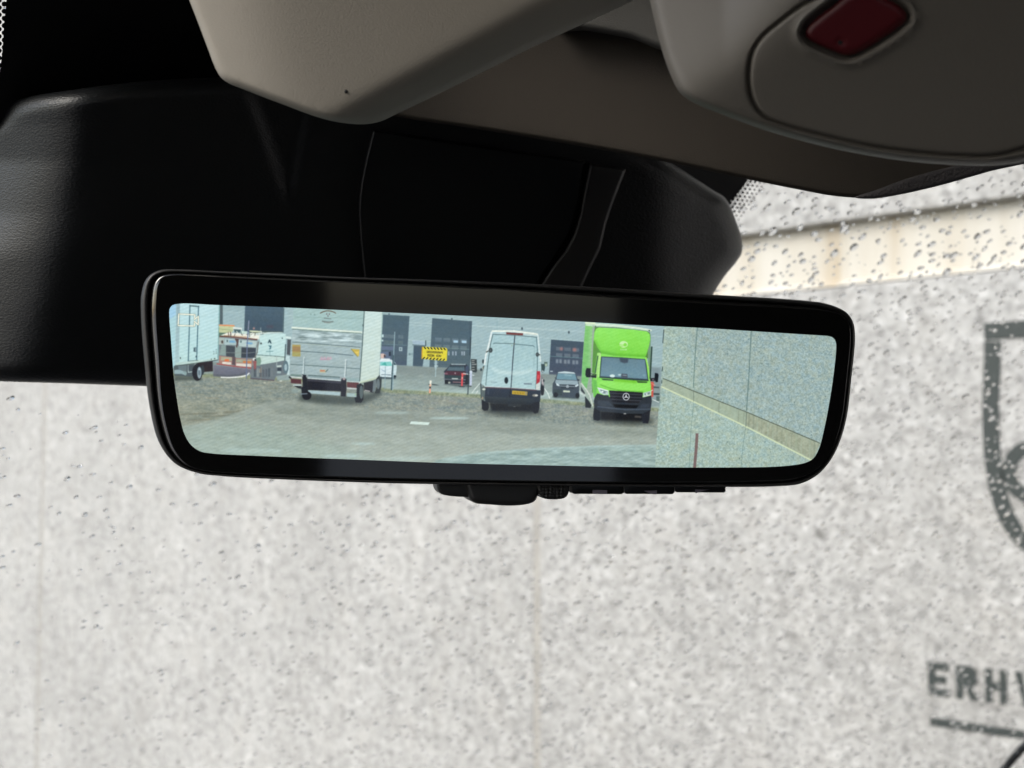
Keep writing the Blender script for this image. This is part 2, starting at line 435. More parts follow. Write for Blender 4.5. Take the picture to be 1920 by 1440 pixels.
# ------------------------------------------------------------------ windscreen with ceramic border and raindrops
WY0, WK, WR = .62, .45, 1.2
def screen_y(x, z): return WY0 - (z - CAM[2]) * WR - WK * (x - .33) ** 2
def screen_depth(x, y):
    r = ray(x, y); a = np.full(r.shape[:-1], .05); b_ = np.full(r.shape[:-1], 3.0)
    for _ in range(45):
        m = (a + b_) / 2; P = CAM + r * m[..., None]
        f = P[..., 1] - screen_y(P[..., 0], P[..., 2])
        a = np.where(f < 0, m, a); b_ = np.where(f < 0, b_, m)
    return (a + b_) / 2
def screen_n(P):
    n = np.array([2 * WK * (P[0] - .33), 1.0, WR]); return n / np.linalg.norm(n)
ws = empty('windscreen', (.33, screen_y(.33, 1.6), 1.6), 'clear curved windscreen with rain on it and a black dotted border at its top', 'windscreen')
gx = np.linspace(-.62, 1.48, 60); gz = np.linspace(1.02, 1.95, 34)
V = []
for off in (0.0, -.005):
    for z in gz:
        for x in gx:
            p = np.array([x, screen_y(x, z), z]); V.append(p + screen_n(p) * off)
nx, nz_ = len(gx), len(gz); K = nx * nz_
# one skin: the outer face of the pane
Fc = [(i*nx+j, i*nx+j+1, (i+1)*nx+j+1, (i+1)*nx+j) for i in range(nz_-1) for j in range(nx-1)]
mesh_obj('glass_pane', V[:K], Fc, M_PANE, ws, smooth=True)
# frit: solid black zones just inside the pane
in_screen = lambda x, y, h: CAM + ray(x, y) * (screen_depth(x, y) - .004 + h)[..., None]
def screen_patch(name, outline, mat_, sp=30, parent=ws, off=.004):
    B = catmull(outline, 12) if sp > 5 else np.asarray(outline, float)
    x0, y0 = B.min(0); x1, y1 = B.max(0)
    gx_, gy_ = np.meshgrid(np.arange(x0, x1, sp), np.arange(y0, y1, sp)); q = np.stack([gx_.ravel(), gy_.ravel()], 1)
    q = q[inside(B, q)]; q = q[segdist(B, q) > 5] if len(q) else q
    vo, T = cdt(B, q)
    return mesh_obj(name, CAM + ray(vo[:, 0], vo[:, 1]) * (screen_depth(vo[:, 0], vo[:, 1]) - off)[:, None], T, mat_, parent, smooth=True)
screen_patch('ceramic_border', [(10, -160), (12, 0), (8, 40), (4, 100), (-10, 200), (-20, 420), (0, 600), (300, 640), (900, 600), (1250, 560), (1330, 430), (1362, 386), (1403, 335), (1420, 200), (1440, -160), (700, -170)], M_FRIT)
# frit dots fading out beyond the solid border
dots_v = []; dots_f = []
def dot(px, py, r):
    s = len(dots_v)
    a = np.linspace(0, 2*math.pi, 9)[:-1]
    X = px + r * np.cos(a); Y = py + r * np.sin(a)
    P = CAM + ray(X, Y) * (screen_depth(X, Y) - .004)[:, None]
    dots_v.extend(list(P)); dots_f.append(tuple(range(s, s + 8)))
e0 = np.array([1408.0, 322.0]); e1 = np.array([1345.0, 412.0]); ev = (e1 - e0); Ln = np.linalg.norm(ev); ev /= Ln; en = np.array([-ev[1], ev[0]])
if en[0] < 0: en = -en
for k in range(5):
    for i in range(int(Ln / 8.4) + 8):
        p = e0 + ev * ((i + .5 * (k % 2)) * 8.4 - 14) + en * (2 + k * 7.6)
        dot(p[0], p[1], 4.0 - k * .55)
for k in range(3):
    for i in range(14):
        dot(8 - k * 9, -60 + i * 13.5 + 6.7 * (k % 2), 5.2 - k * .6)
tag(mesh_obj('ceramic_dots', dots_v, dots_f, M_FRIT, ws), kind='stuff')

# raindrops: small water lenses sitting on the outside of the pane
dv = []; df = []
def drop(P, r, hgt, el=1.0, seg=12):
    n = screen_n(P); dn = np.array([0, 0, -1.0]); u = dn - n * (dn @ n); u /= np.linalg.norm(u); v = np.cross(n, u)
    P = P + n * .0002; s = len(dv)
    ph = random.uniform(0, 6.28); am = random.uniform(.04, .16)
    rings = (1.0, .86, .68, .47, .24)
    for q in rings:
        zz = hgt * (1 - q * q) * (1 - .12 * q * q)
        for k in range(seg):
            a = 2 * math.pi * k / seg; rr = r * q * (1 + am * math.cos(2 * a + ph) + .5 * am * math.cos(3 * a + 2 * ph))
            dv.append(P + u * (rr * math.cos(a) * el) + v * (rr * math.sin(a)) + n * zz)
    dv.append(P + n * hgt); top = len(dv) - 1
    for i in range(len(rings) - 1):
        for k in range(seg):
            k2 = (k + 1) % seg
            df.append((s+i*seg+k, s+i*seg+k2, s+(i+1)*seg+k2, s+(i+1)*seg+k))
    l = s + (len(rings) - 1) * seg
    for k in range(seg): df.append((l + k, l + (k + 1) % seg, top))
    df.append(tuple(s + k for k in range(seg))[::-1])
cells = {}
count = 0
for _ in range(46000):
    x = random.uniform(-.05, 1.42); z = random.uniform(1.12, 1.86)
    P = np.array([x, screen_y(x, z), z]); d = P - CAM
    zc = d @ FW; px = 960 + FPX * (d @ RT) / zc; py = 720 - FPX * (d @ UP) / zc
    if not (-60 < px < 1980 and -60 < py < 1500): continue
    f = min(1, max(0, (px - 250) / 1250)); f = .18 + .82 * f ** 1.0
    if py < 620 and px > 1300: f = .95
    if random.random() > f * .9: continue
    r = random.choice((.0008, .0010, .0013, .0016, .0019, .0023, .0027)) * random.uniform(.85, 1.15)
    r *= .62 + .40 * min(1, max(0, (px - 100) / 1200))
    key = (int(x / .004), int(z / .004)); ok = True
    for a in (-1, 0, 1):
        for b_ in (-1, 0, 1):
            for (qx, qz, qr) in cells.get((key[0]+a, key[1]+b_), ()):
                if math.hypot(qx - x, (qz - z) * 1.5) < (qr + r) * 1.02: ok = False
    if not ok: continue
    cells.setdefault(key, []).append((x, z, r))
    drop(P, r, r * random.uniform(.11, .23), random.choice((.7, .8, .85, .95, 1.2)))
    count += 1
print('drops', count)
rd = mesh_obj('raindrops', dv, df, M_DROP, None, smooth=True)
tag(rd, 'scattered clear raindrops on the outside of the windscreen', 'raindrops', kind='stuff')
# wiper arm tip crossing the lower right corner
wpth = np.array([(1835, 1500), (1862, 1466), (1888, 1436), (1908, 1412), (1925, 1396), (1975, 1360), (2060, 1310)], float)
wpth = catmull(wpth, 8, False)
wz = screen_depth(wpth[:, 0], wpth[:, 1]) + .006
wa = empty('wiper_arm', tuple(CAM + ray(*wpth[6]) * wz[6]), 'thin black curved wiper arm crossing the lower right corner outside the glass', 'wiper')
tube('arm_rod', CAM + ray(wpth[:, 0], wpth[:, 1]) * wz[:, None], .0042, M_BLACK2, wa)

# ------------------------------------------------------------------ car body around the camera (roof, pillars, doors, dashboard)
def shell(name, lo, hi, m): return box(name, lo, hi, m, None, 0, 'structure')
XL, XR = -.62, 1.48
shell('car_roof', (XL, -2.2, 1.93), (XR, .30, 1.98), M_LINER)
shell('car_floor', (XL, -2.2, .42), (XR, 1.4, .46), M_DARK)
box('dashboard', (XL + .01, .78, .9), (XR - .01, 1.35, 1.12), M_DARK, None, .07, 'structure')
bpy.data.objects['dashboard'].modifiers[0].segments = 6
shell('rear_bulkhead', (XL + .01, -2.19, .5), (XR - .01, -2.13, 1.15), M_DARK)
shell('unseen_tailgate_panel', (-.41, -2.19, 1.151), (XR - .01, -2.13, 1.92), M_DARK)  # unseen; left end kept open so the mirror frame reflects daylight
for x in (XL, XR):
    s = .03
    shell('door_panel', (x - s, -2.2, .46), (x + s, .28, 1.15), M_DARK)
    shell('roof_rail', (x - s, -2.2, 1.87), (x + s, .3, 1.929), M_DARK)
    shell('unseen_door_pillar', (x - s, -1.12, 1.151), (x + s, -.55, 1.869), M_DARK)  # unseen; widened to darken the left end of the mirror frame's reflection
shell('unseen_side_panel', (XR - .03, -2.2, 1.151), (XR + .03, -1.85, 1.869), M_DARK)  # unseen; omitted on the left to brighten the mirror frame's reflection
# ------------------------------------------------------------------ overhead trim
P_COVER = lambda x, y: .385 + .00002 * (x - 700) - .00008 * (y - 200) * 0
place_cover = by_depth(lambda x, y: .385 + .00003 * (x - 700))
def line_d(x, y, a, b_):
    a = np.array(a, float); b_ = np.array(b_, float); t_ = (b_ - a) / np.linalg.norm(b_ - a)
    return (x - a[0]) * -t_[1] + (y - a[1]) * t_[0]
def softplus(v, k): return np.where(v / k > 30, v, k * np.log1p(np.exp(np.minimum(v / k, 30))))
def h_cover(x, y, d):
    c = line_d(x, y, (660, 205), (1000, 20))          # + to the lower right
    h = softplus(c, 7) * .00020
    l = -line_d(x, y, (352, -30), (520, 90))
    l2 = line_d(x, y, (470, 10), (560, 400))           # left flank turns away gently
    h = h + softplus(l2, 40) * .00007
    h = h - 0.0
    return h
hl = empty('overhead_trim_cover', tuple(place_cover(np.array(700.), np.array(100.), np.array(.03))), 'pale grey-beige moulded trim piece hanging over the mirror, with a soft folded edge', 'trim panel')
relief('cover_shell', [(330, -120), (345, -30), (355, 0), (375, 52), (390, 92), (404, 128), (415, 146), (430, 157), (450, 165), (520, 192), (600, 221), (640, 230), (680, 233), (712, 228), (745, 213), (800, 187), (900, 138), (1000, 88), (1100, 42), (1190, 0), (1330, -70), (1300, -130), (800, -150)],
       place_cover, M_BEIGE, hl, R=15, rise=.004, spacing=11, hfn=h_cover, back=.03, shrink=6)
# little mark on it
spk = relief('speck', [(646, 169), (650, 168), (652, 171), (650, 175), (646, 174)], by_depth(lambda x, y: .385 + .00003 * (x - 700) + h_cover(x, y, 0) - .0004), M_DARK, hl, R=2, rise=.0003, spacing=4, back=.001, step=2)

# headliner lip behind the console
place_lip = by_depth(lambda x, y: .50 - .00002 * (x - 1200) )
lip = empty('headliner_front_edge', tuple(place_lip(np.array(1300.), np.array(200.), np.array(.02))), 'shaded grey-brown front edge of the roof lining between the cover and the console', 'roof lining')
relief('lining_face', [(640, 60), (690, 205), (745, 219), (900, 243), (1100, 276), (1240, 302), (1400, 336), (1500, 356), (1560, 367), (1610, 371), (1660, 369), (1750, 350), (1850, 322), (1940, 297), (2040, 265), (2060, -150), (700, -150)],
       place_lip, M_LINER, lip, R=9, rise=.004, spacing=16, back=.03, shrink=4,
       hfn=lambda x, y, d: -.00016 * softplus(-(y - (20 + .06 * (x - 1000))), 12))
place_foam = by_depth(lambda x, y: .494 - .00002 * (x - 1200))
relief('lining_lit_part', [(1040, 52), (1100, 58), (1180, 72), (1262, 92), (1262, -120), (1040, -120)], by_depth(lambda x, y: .488 - .00002 * (x - 1200)), M_LINER_LIT, lip, R=16, rise=.006, spacing=14, back=.01)  # lit stretch of the lining; its lower edge is the painted shadow boundary
relief('foam_edge', [(1602, 370), (1640, 357), (1700, 335), (1780, 313), (1870, 294), (1960, 270), (1960, 291), (1850, 323), (1750, 351), (1665, 369), (1630, 373)], place_foam, M_EDGE, lip, R=6, rise=.003, spacing=8, back=.01)

# overhead console with red emergency button
place_con = by_depth(lambda x, y: .335 - .00001 * (x - 1500) + .00006 * (y - 150))
panel = [(1600, -110), (1535, -10), (1500, 12), (1460, 42), (1430, 68), (1412, 95), (1404, 135), (1407, 175), (1420, 204), (1440, 222), (1480, 237), (1560, 258), (1640, 275), (1720, 286), (1800, 292), (1860, 292), (1910, 281), (1990, 250), (2010, -110)]
panel_c = catmull(panel, 6)
btn = [(1507, 62), (1513, 47), (1535, 27), (1560, 8), (1585, -12), (1625, -22), (1662, -6), (1690, 10), (1702, 24), (1702, 38), (1688, 52), (1655, 76), (1625, 94), (1600, 105), (1582, 106), (1560, 98), (1535, 87), (1515, 76)]
btn_c = catmull(btn, 4)
def pdist(P, x, y):
    q = np.stack([np.ravel(x), np.ravel(y)], 1); d = segdist(P, q); s = inside(P, q); return np.where(s, -d, d).reshape(np.shape(x))
def h_con(x, y, d):
    e = pdist(panel_c, x, y)
    h = .0017 * np.exp(-(e / 3.6) ** 2) 
    h = h - .006 * np.clip(1 - np.clip(e, 0, 200) / 90, 0, 1) * 0
    # the skirt outside the panel rolls back towards the rim on the left
    h = h + .00013 * softplus(-line_d(x, y, (1268, 186), (1505, 20)), 20) * np.clip((1560 - x) / 200, 0, 1)
    eb = pdist(btn_c, x, y)
    h = h + .0035 / (1 + np.exp((eb - 4) / 1.6)) - .0008 * np.exp(-((eb - 12) / 6) ** 2)
    return h
con = empty('overhead_console', tuple(place_con(np.array(1600.), np.array(150.), np.array(.02))), 'grey-beige rounded overhead console with a red emergency button', 'overhead console')
pl_open = np.concatenate([panel_c, panel_c[:1]]); bt_open = np.concatenate([btn_c, btn_c[:1]])
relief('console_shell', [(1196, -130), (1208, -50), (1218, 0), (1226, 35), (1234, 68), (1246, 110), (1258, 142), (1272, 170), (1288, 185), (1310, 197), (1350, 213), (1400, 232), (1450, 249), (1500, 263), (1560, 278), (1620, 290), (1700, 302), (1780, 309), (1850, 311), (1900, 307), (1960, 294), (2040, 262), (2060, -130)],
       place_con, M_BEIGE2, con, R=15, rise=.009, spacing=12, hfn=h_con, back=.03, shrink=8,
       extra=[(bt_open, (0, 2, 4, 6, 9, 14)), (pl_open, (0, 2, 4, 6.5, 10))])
def inset(P, d):
    P = np.asarray(P); P = P if area(P) > 0 else P[::-1]
    tg = np.roll(P, -1, 0) - np.roll(P, 1, 0); tg /= np.linalg.norm(tg, axis=1)[:, None]
    return P + np.stack([-tg[:, 1], tg[:, 0]], 1) * d
bplace = by_depth(lambda x, y: .335 - .00001 * (x - 1500) + .00006 * (y - 150) + .0004)
bt = relief('emergency_button', inset(btn_c, 2.6)[::2], bplace, M_RED, con, R=16, rise=.0016, spacing=7, back=.0045, step=4,
            hfn=lambda x, y, d: .0006 * np.exp(-(((x - 1576) / 6) ** 2 + ((y - 80) / 5) ** 2)))
bt['label'] = 'dark red rounded emergency button'
relief('indicator_dot', [(1571, 77), (1576, 75), (1581, 78), (1580, 83), (1575, 85), (1570, 82)], by_depth(lambda x, y: .335 - .00001 * (x - 1500) + .00006 * (y - 150) + .0006), M_DARK, bt, R=2, rise=.0002, spacing=4, back=.001, step=3)

# ------------------------------------------------------------------ black sensor shroud on the windscreen
z_shr = lambda x, y: .410 + .00012 * x + .00010 * y
place_shr = by_depth(z_shr)
shr = empty('sensor_shroud', tuple(place_shr(np.array(700.), np.array(450.), np.array(.03))), 'large black grained plastic shroud on the windscreen behind the mirror', 'sensor housing')
def h_shr(x, y, d):
    c = line_d(x, y, (470, 200), (545, 405)); c2 = line_d(x, y, (545, 405), (585, 200))
    h = .00010 * softplus(-line_d(x, y, (690, 200), (672, 540)) - 10, 10) * 0
    # two soft lobes at the left end with a valley between
    va = np.exp(-((y - (500 - .9 * x)) / 90) ** 2) * np.clip(x / 200, 0, 1) * np.clip(1 - x / 500, 0, 1)
    h = h + .002 * va
    xe = np.interp(y, [150, 230, 300, 380, 460, 540, 620, 720], [122, 128, 124, 108, 92, 80, 66, 40])
    sl_ = np.interp(y, [150, 300, 400, 480, 600, 720], [.00030, .00032, .00030, .00024, .00020, .00016])
    h = h + sl_ * softplus(xe - x, 30)
    # shallow V-shaped dent
    dent = np.clip(np.minimum(-c, -c2) / 40, 0, 1)
    wedge = np.clip(np.minimum(line_d(x, y, (545, 405), (470, 200)), line_d(x, y, (585, 200), (545, 405))) / 14, 0, 1) * (y < 420)
    h = h + .002 * wedge
    # right end chamfer
    h = h + .00016 * softplus(-line_d(x, y, (1250, 260), (1230, 600)), 14)
    return h
relief('shroud_shell', [(-46, 300), (-30, 240), (0, 212), (25, 191), (60, 180), (110, 172), (300, 150), (700, 150), (1100, 220), (1250, 300), (1339, 358), (1356, 368), (1368, 384), (1382, 419), (1391, 448), (1391, 474), (1380, 492), (1358, 519), (1335, 556), (1310, 610), (1200, 690), (900, 735), (600, 736), (400, 728), (268, 724), (130, 719), (0, 715), (-40, 712), (-60, 690), (-66, 500)],
       place_shr, M_GRAIN, shr, R=34, rise=.010, spacing=13, hfn=h_shr, back=.05, power=1.8, shrink=10)
def on_shr(off): return by_depth(lambda x, y: z_shr(x, y) + h_shr(x, y, 0) - off)
relief('sensor_cover_panel', [(699, 244), (1098, 303), (1091, 350), (1081, 400), (1068, 440), (1050, 470), (1026, 503), (1000, 545), (686, 545), (680, 500), (675, 450), (672, 400), (673, 370), (677, 340), (686, 295)], on_shr(.005), M_BLACK2, shr, R=6, rise=.002, smooth_outline=False, spacing=18, back=.008)
relief('cover_rib', [(1106, 306), (1174, 317), (1161, 350), (1148, 385), (1137, 418), (1131, 445), (1126, 466), (1114, 490), (1102, 515), (1088, 545), (1008, 545), (1034, 503), (1060, 470), (1076, 440), (1088, 400), (1097, 350)], on_shr(.008), M_BLACK, shr, R=6, rise=.0025, smooth_outline=False, spacing=14, back=.008)

# ------------------------------------------------------------------ the mirror
QA, QC = -2.0075e-4, 2.2213
def mplane(x, y): return CAM + ray(x, y) / (QA * (np.asarray(x, float) - 960) + QC)[..., None]
mo = mplane(np.array(935.), np.array(710.))
eu = mplane(np.array(1000.), np.array(720. + 2.4)) - mplane(np.array(900.), np.array(720. - 1.3)); eu /= np.linalg.norm(eu)
ev_ = mplane(np.array(935.), np.array(600.)) - mo; ev_ -= eu * (ev_ @ eu); ev_ /= np.linalg.norm(ev_)
mn = np.cross(eu, ev_)
if mn @ (mo - CAM) < 0: mn = -mn        # points away from the camera
def place_mir(x, y, h):
    return mplane(x, y) + np.asarray(h)[..., None] * mn
def uvm(x, y):
    d = mplane(np.asarray(x, float), np.asarray(y, float)) - mo
    return np.stack([d @ eu, d @ ev_], -1)
outer = [(337, 503), (400, 506), (520, 511), (640, 517), (800, 522), (1000, 530), (1200, 541), (1350, 551), (1471, 558), (1530, 563), (1560, 568), (1590, 583), (1604, 605), (1607, 635), (1601, 702), (1591, 784), (1577, 832), (1560, 865), (1536, 893), (1506, 909), (1457, 914), (1362, 915), (1200, 914), (1000, 912), (780, 909), (700, 907), (512, 900), (410, 894), (367, 888), (325, 869), (296, 830), (279, 767), (270, 694), (262, 592), (263, 548), (273, 520), (295, 505)]
glass = [(320, 517), (396, 519), (480, 523), (565, 527), (800, 537), (1000, 548), (1200, 562), (1350, 571), (1480, 578), (1545, 583), (1575, 590), (1590, 606), (1594, 632), (1588, 702), (1578, 784), (1564, 832), (1545, 866), (1520, 886), (1485, 897), (1440, 900), (1340, 902), (1200, 903), (1000, 901), (780, 897), (700, 895), (542, 890), (440, 886), (396, 883), (356, 873), (328, 845), (312, 800), (303, 750), (298, 680), (292, 590), (293, 560), (296, 535), (304, 522)]
disp = [(337.5, 569.4), (412.5, 572.2), (530, 576.4), (700, 584.4), (880, 592.7), (1098, 603.6), (1200, 609.6), (1308, 614.5), (1408, 620.7), (1498, 626.5), (1542, 629.2), (1554.7, 630.3), (1562.9, 634), (1567, 641), (1567.8, 653.7), (1562.9, 702.5), (1554.7, 756.6), (1543.9, 810.8), (1535.8, 840.6), (1525, 859.5), (1508.7, 868), (1481.6, 872.7), (1443.7, 875.4), (1370.6, 876.4), (1200, 876), (1000, 872), (850, 868.5), (700, 863), (483, 854.6), (396, 850), (375, 846), (358, 834), (346, 814), (337.5, 782), (329, 730), (325.6, 704), (323.7, 679), (320.6, 635), (317.5, 592), (318, 580), (322.5, 573)]
mir = empty('rear_view_mirror', tuple(mo + mn * .02), 'wide black digital rear view mirror whose screen shows parked trucks and vans in a yard', 'rear view mirror')
oc = catmull(outer, 4)
if area(oc) < 0: oc = oc[::-1]
ctr = np.array([935., 712.])
th = np.arctan2(oc[:, 1] - ctr[1], oc[:, 0] - ctr[0])
def radial(P, cen, ths):
    P = catmull(P, 2); a = np.arctan2(P[:, 1] - cen[1], P[:, 0] - cen[0]); r = np.hypot(*(P - cen).T)
    o = np.argsort(a); a = a[o]; r = r[o]
    rr = np.interp(ths, np.concatenate([a - 2*np.pi, a, a + 2*np.pi]), np.tile(r, 3))
    return cen + np.stack([np.cos(ths), np.sin(ths)], 1) * rr[:, None]
go = radial(glass, ctr, th)
def loft(name, prof, m, parent, cap_back=False):
    """prof: list of (t between outer and glass edge, h)"""
    V = []; n = len(oc); Fc = []
    for tt, hh in prof:
        q = oc * (1 - tt) + go * tt; V += list(place_mir(q[:, 0], q[:, 1], np.full(n, hh)))
    for i in range(len(prof) - 1):
        for k in range(n):
            k2 = (k + 1) % n; Fc.append((i*n + k, i*n + k2, (i+1)*n + k2, (i+1)*n + k))
    if cap_back: Fc.append(tuple(range(n)))
    ob = mesh_obj(name, V, Fc, m, parent, smooth=True)
    bm = bmesh.new(); bm.from_mesh(ob.data); bmesh.ops.recalc_face_normals(bm, faces=bm.faces)
    bm.to_mesh(ob.data); bm.free(); return ob
loft('housing', [(3.2, .030), (1.6, .029), (.7, .025), (.15, .015), (.02, .009), (0, .006), (.03, .0035), (.10, .0016), (.2, .0005), (.32, 0), (.44, .0002), (.50, .0012), (.53, .004), (.60, .0045)], M_BLACK, mir, True)
# polished bevel of the glass plate and the black frame around the display
M_GLASS, t, b = mat('dark_mirror_glass', (.004, .004, .004), .03, .8)
b.inputs['Specular IOR Level'].default_value = .85; b.inputs['Roughness'].default_value = .06
M_BEV, t, b = mat('polished_glass_edge', (.02, .02, .02), .12, .8)
b.inputs['Coat Weight'].default_value = 1.0; b.inputs['Coat IOR'].default_value = 1.7; b.inputs['Coat Roughness'].default_value = .08
loft('glass_edge', [(.585, .0045), (.60, .0022), (.66, .0012), (.78, .0004), (.92, .00005), (1.0, 0)], M_BEV, mir)
dc = catmull(disp, 5)
if area(dc) < 0: dc = dc[::-1]
vo, T = cdt(go, np.zeros((0, 2)), [dc])
T = T[~inside(dc, vo[T].mean(1))]
pts3 = place_mir(vo[:, 0], vo[:, 1], np.zeros(len(vo)))
fr_o = mesh_obj('glass_frame', pts3, T, M_GLASS, mir)

# ---- picture shown on the display: painted with numpy in the plane of the mirror, K px per metre
KPX = 8000.0
bb = uvm(dc[:, 0], dc[:, 1]); U0, U1 = bb[:, 0].min() - .001, bb[:, 0].max() + .001; V0, V1 = bb[:, 1].min() - .001, bb[:, 1].max() + .001
CW, CH = int((U1 - U0) * KPX), int((V1 - V0) * KPX)
img = np.zeros((CH, CW, 3), np.float32)
FR = [0, 0, 1.0]
def frame(ox, oy, s): FR[:] = [ox, oy, s]
def cv(P):
    P = np.asarray(P, float); q = uvm(P[:, 0] / FR[2] + FR[0], P[:, 1] / FR[2] + FR[1])
    return np.stack([(q[:, 0] - U0) * KPX, (V1 - q[:, 1]) * KPX], 1)
def blur(a, r):
    if r < .3: return a
    k = int(r * 2) + 1; x = np.arange(-k, k + 1); w_ = np.exp(-x * x / (2 * r * r)); w_ /= w_.sum()
    for ax in (0, 1):
        o = np.zeros_like(a)
        p = np.pad(a, [(k, k) if i == ax else (0, 0) for i in range(a.ndim)], mode='edge')
        for i, ww in enumerate(w_): o += ww * np.take(p, range(i, i + a.shape[ax]), axis=ax)
        a = o
    return a
def pmask(C, soft=.5):
    pad = int(soft * 3) + 2
    x0 = max(0, int(C[:, 0].min()) - pad); x1 = min(CW, int(C[:, 0].max()) + pad + 1)
    y0 = max(0, int(C[:, 1].min()) - pad); y1 = min(CH, int(C[:, 1].max()) + pad + 1)
    if x1 <= x0 or y1 <= y0: return None
    SS = 3; w2 = x1 - x0; m = np.zeros((y1 - y0, w2), np.float32)
    ax, ay = C[:, 0], C[:, 1]; bx, by = np.roll(ax, -1), np.roll(ay, -1)
    xs = np.arange(w2)
    for r in range(y1 - y0):
        for s in range(SS):
            yy = y0 + r + (s + .5) / SS
            k = (ay > yy) != (by > yy)
            if not k.any(): continue
            X = np.sort(ax[k] + (yy - ay[k]) / (by[k] - ay[k]) * (bx[k] - ax[k])) - x0
            for i in range(0, len(X) - 1, 2):
                m[r] += np.clip(np.minimum(xs + 1, X[i+1]) - np.maximum(xs, X[i]), 0, 1) / SS
    return x0, x1, y0, y1, blur(m, soft)
def vnoise(h, w_, cell, ax=1.0):
    gh, gw = int(h / cell) + 3, int(w_ / (cell * ax)) + 3
    g_ = rng.random((gh, gw)).astype(np.float32)
    yy = np.arange(h) / cell; xx = np.arange(w_) / (cell * ax)
    yi = yy.astype(int); xi = xx.astype(int); fy = (yy - yi)[:, None]; fx = (xx - xi)[None]
    fy = fy * fy * (3 - 2 * fy); fx = fx * fx * (3 - 2 * fx)
    a = g_[yi][:, xi]; b_ = g_[yi][:, xi + 1]; c = g_[yi + 1][:, xi]; d = g_[yi + 1][:, xi + 1]
    return (a*(1-fx)+b_*fx)*(1-fy) + (c*(1-fx)+d*fx)*fy - .5
def fbm(cell, ax=1.0, oct_=3):
    o = 0; a = 1
    for i in range(oct_):
        o = o + a * vnoise(CH, CW, max(cell / 2**i, 1.0), ax); a *= .6
    return o
N_fine = fbm(2.2, 1, 1); N_med = fbm(7, 1, 3); N_str = fbm(6, 5, 3); N_big = fbm(60, 3, 3)
N_r = fbm(3, 1.5, 2); N_g = fbm(9, 1.2, 2); N_b = fbm(11, 1.2, 2); N_gr = fbm(4.2, 1.1, 1)
def poly(P, c, a=1.0, soft=.8, c2=None, tex=None, texa=0.0, raw=None):
    C = cv(P) if raw is None else raw
    mk = pmask(C, soft)
    if mk is None: return
    x0, x1, y0, y1, m = mk; m = m[..., None] * a
    c = np.array(c, np.float32) / 255
    if c2 is not None:
        tt = np.clip((np.arange(y0, y1) - C[:, 1].min()) / max(1, C[:, 1].max() - C[:, 1].min()), 0, 1)[:, None, None]
        col = c * (1 - tt) + np.array(c2, np.float32) / 255 * tt
    else: col = c[None, None]
    if tex is not None: col = col + texa * tex[y0:y1, x0:x1, None]
    img[y0:y1, x0:x1] = img[y0:y1, x0:x1] * (1 - m) + col * m
def rect(x0, y0, x1, y1, c, sk=0.0, **k):
    """axis box whose top and bottom lean by sk per px"""
    poly([(x0, y0), (x1, y0 + sk * (x1 - x0)), (x1, y1 + sk * (x1 - x0)), (x0, y1)], c, **k)
def line(P, w_, c, **k):
    P = np.asarray(P, float)
    for p, q in zip(P[:-1], P[1:]):
        d = (q - p) / max(np.linalg.norm(q - p), 1e-6); n_ = np.array([-d[1], d[0]]) * w_ / 2 * FR[2]; e = d * w_ * .3 * FR[2]
        poly([p - e + n_, q + e + n_, q + e - n_, p - e - n_], c, **k)
def ell(x, y, rx, ry, c, **k):
    a = np.linspace(0, 2*np.pi, 25)[:-1]; poly(np.stack([x + rx*np.cos(a), y + ry*np.sin(a)], 1), c, **k)

WALL = (158, 184, 188)
# -- building facade
frame(0, 0, 1)
poly([(300, 540), (1600, 540), (1600, 900), (300, 900)], WALL, tex=N_big, texa=.03)
for (p, q) in (((412, 584), (450, 586)), ((714, 602), (1090, 620)), ((800, 606), (1260, 632)), ((760, 637), (1260, 672)), ((714, 633), (800, 640)), ((1016, 660), (1250, 682)), ((1000, 632), (1250, 652)), ((540, 584), (560, 586)), ((765, 609), (812, 612))):
    line([p, q], 1.0, (186, 208, 208), a=.8)
line([(932, 600), (932, 625)], 1, (130, 165, 170), a=.6)
frame(400, 570, 9)
rect(105, 0, 160, 345, (88, 104, 108), .02)
poly([(538, -20), (1190, -20), (1170, 480), (520, 470)], (84, 106, 120), c2=(72, 90, 104))
for k in range(6): line([(545 - k*3, 60 + k*72), (1185, 92 + k*68)], .7, (70, 90, 104), a=.6)
rect(900, 355, 1010, 405, (90, 84, 96), .03, soft=2, a=.6)
frame(700, 580, 8)
poly([(140, 78), (543, 100), (497, 842), (96, 830)], (76, 99, 110), c2=(80, 98, 112))
poly([(884, 132), (1480, 180), (1440, 890), (840, 872)], (76, 98, 110), c2=(84, 104, 112))
for k in range(9): line([(880 - k*4, 195 + k*78), (1478 - k*4, 232 + k*75)], .6, (66, 86, 98), a=.5)
for k in range(9): line([(140 - k*5, 140 + k*78), (540 - k*5, 160 + k*76)], .6, (66, 86, 98), a=.5)
for i, x in enumerate((926, 1052, 1180, 1306)):
    rect(x, 424 + i*6, x + 100, 482 + i*6, (104, 124, 134), .05, c2=(92, 112, 124))
    rect(x - 3, 524 + i*8, x + 96, 582 + i*8, (100, 120, 128), .05)
    if i > 1: rect(x + 26 - i*2, 455 + i*4, x + 90, 492 + i*4, (170, 205, 225), .05)
for i, x in enumerate((1120, 1182, 1226, 1320, 1352)): rect(x, 630, x + 22, 690, (175, 190, 205), .05, a=.75)
rect(920, 628, 1060, 690, (90, 104, 122), .05, a=.5)
for i, x in enumerate((160, 240, 370)):
    rect(x, 372 + i*5, x + 80, 428 + i*5, (96, 116, 126), .05); rect(x, 462 + i*4, x + 76, 515 + i*4, (92, 112, 118), .05)
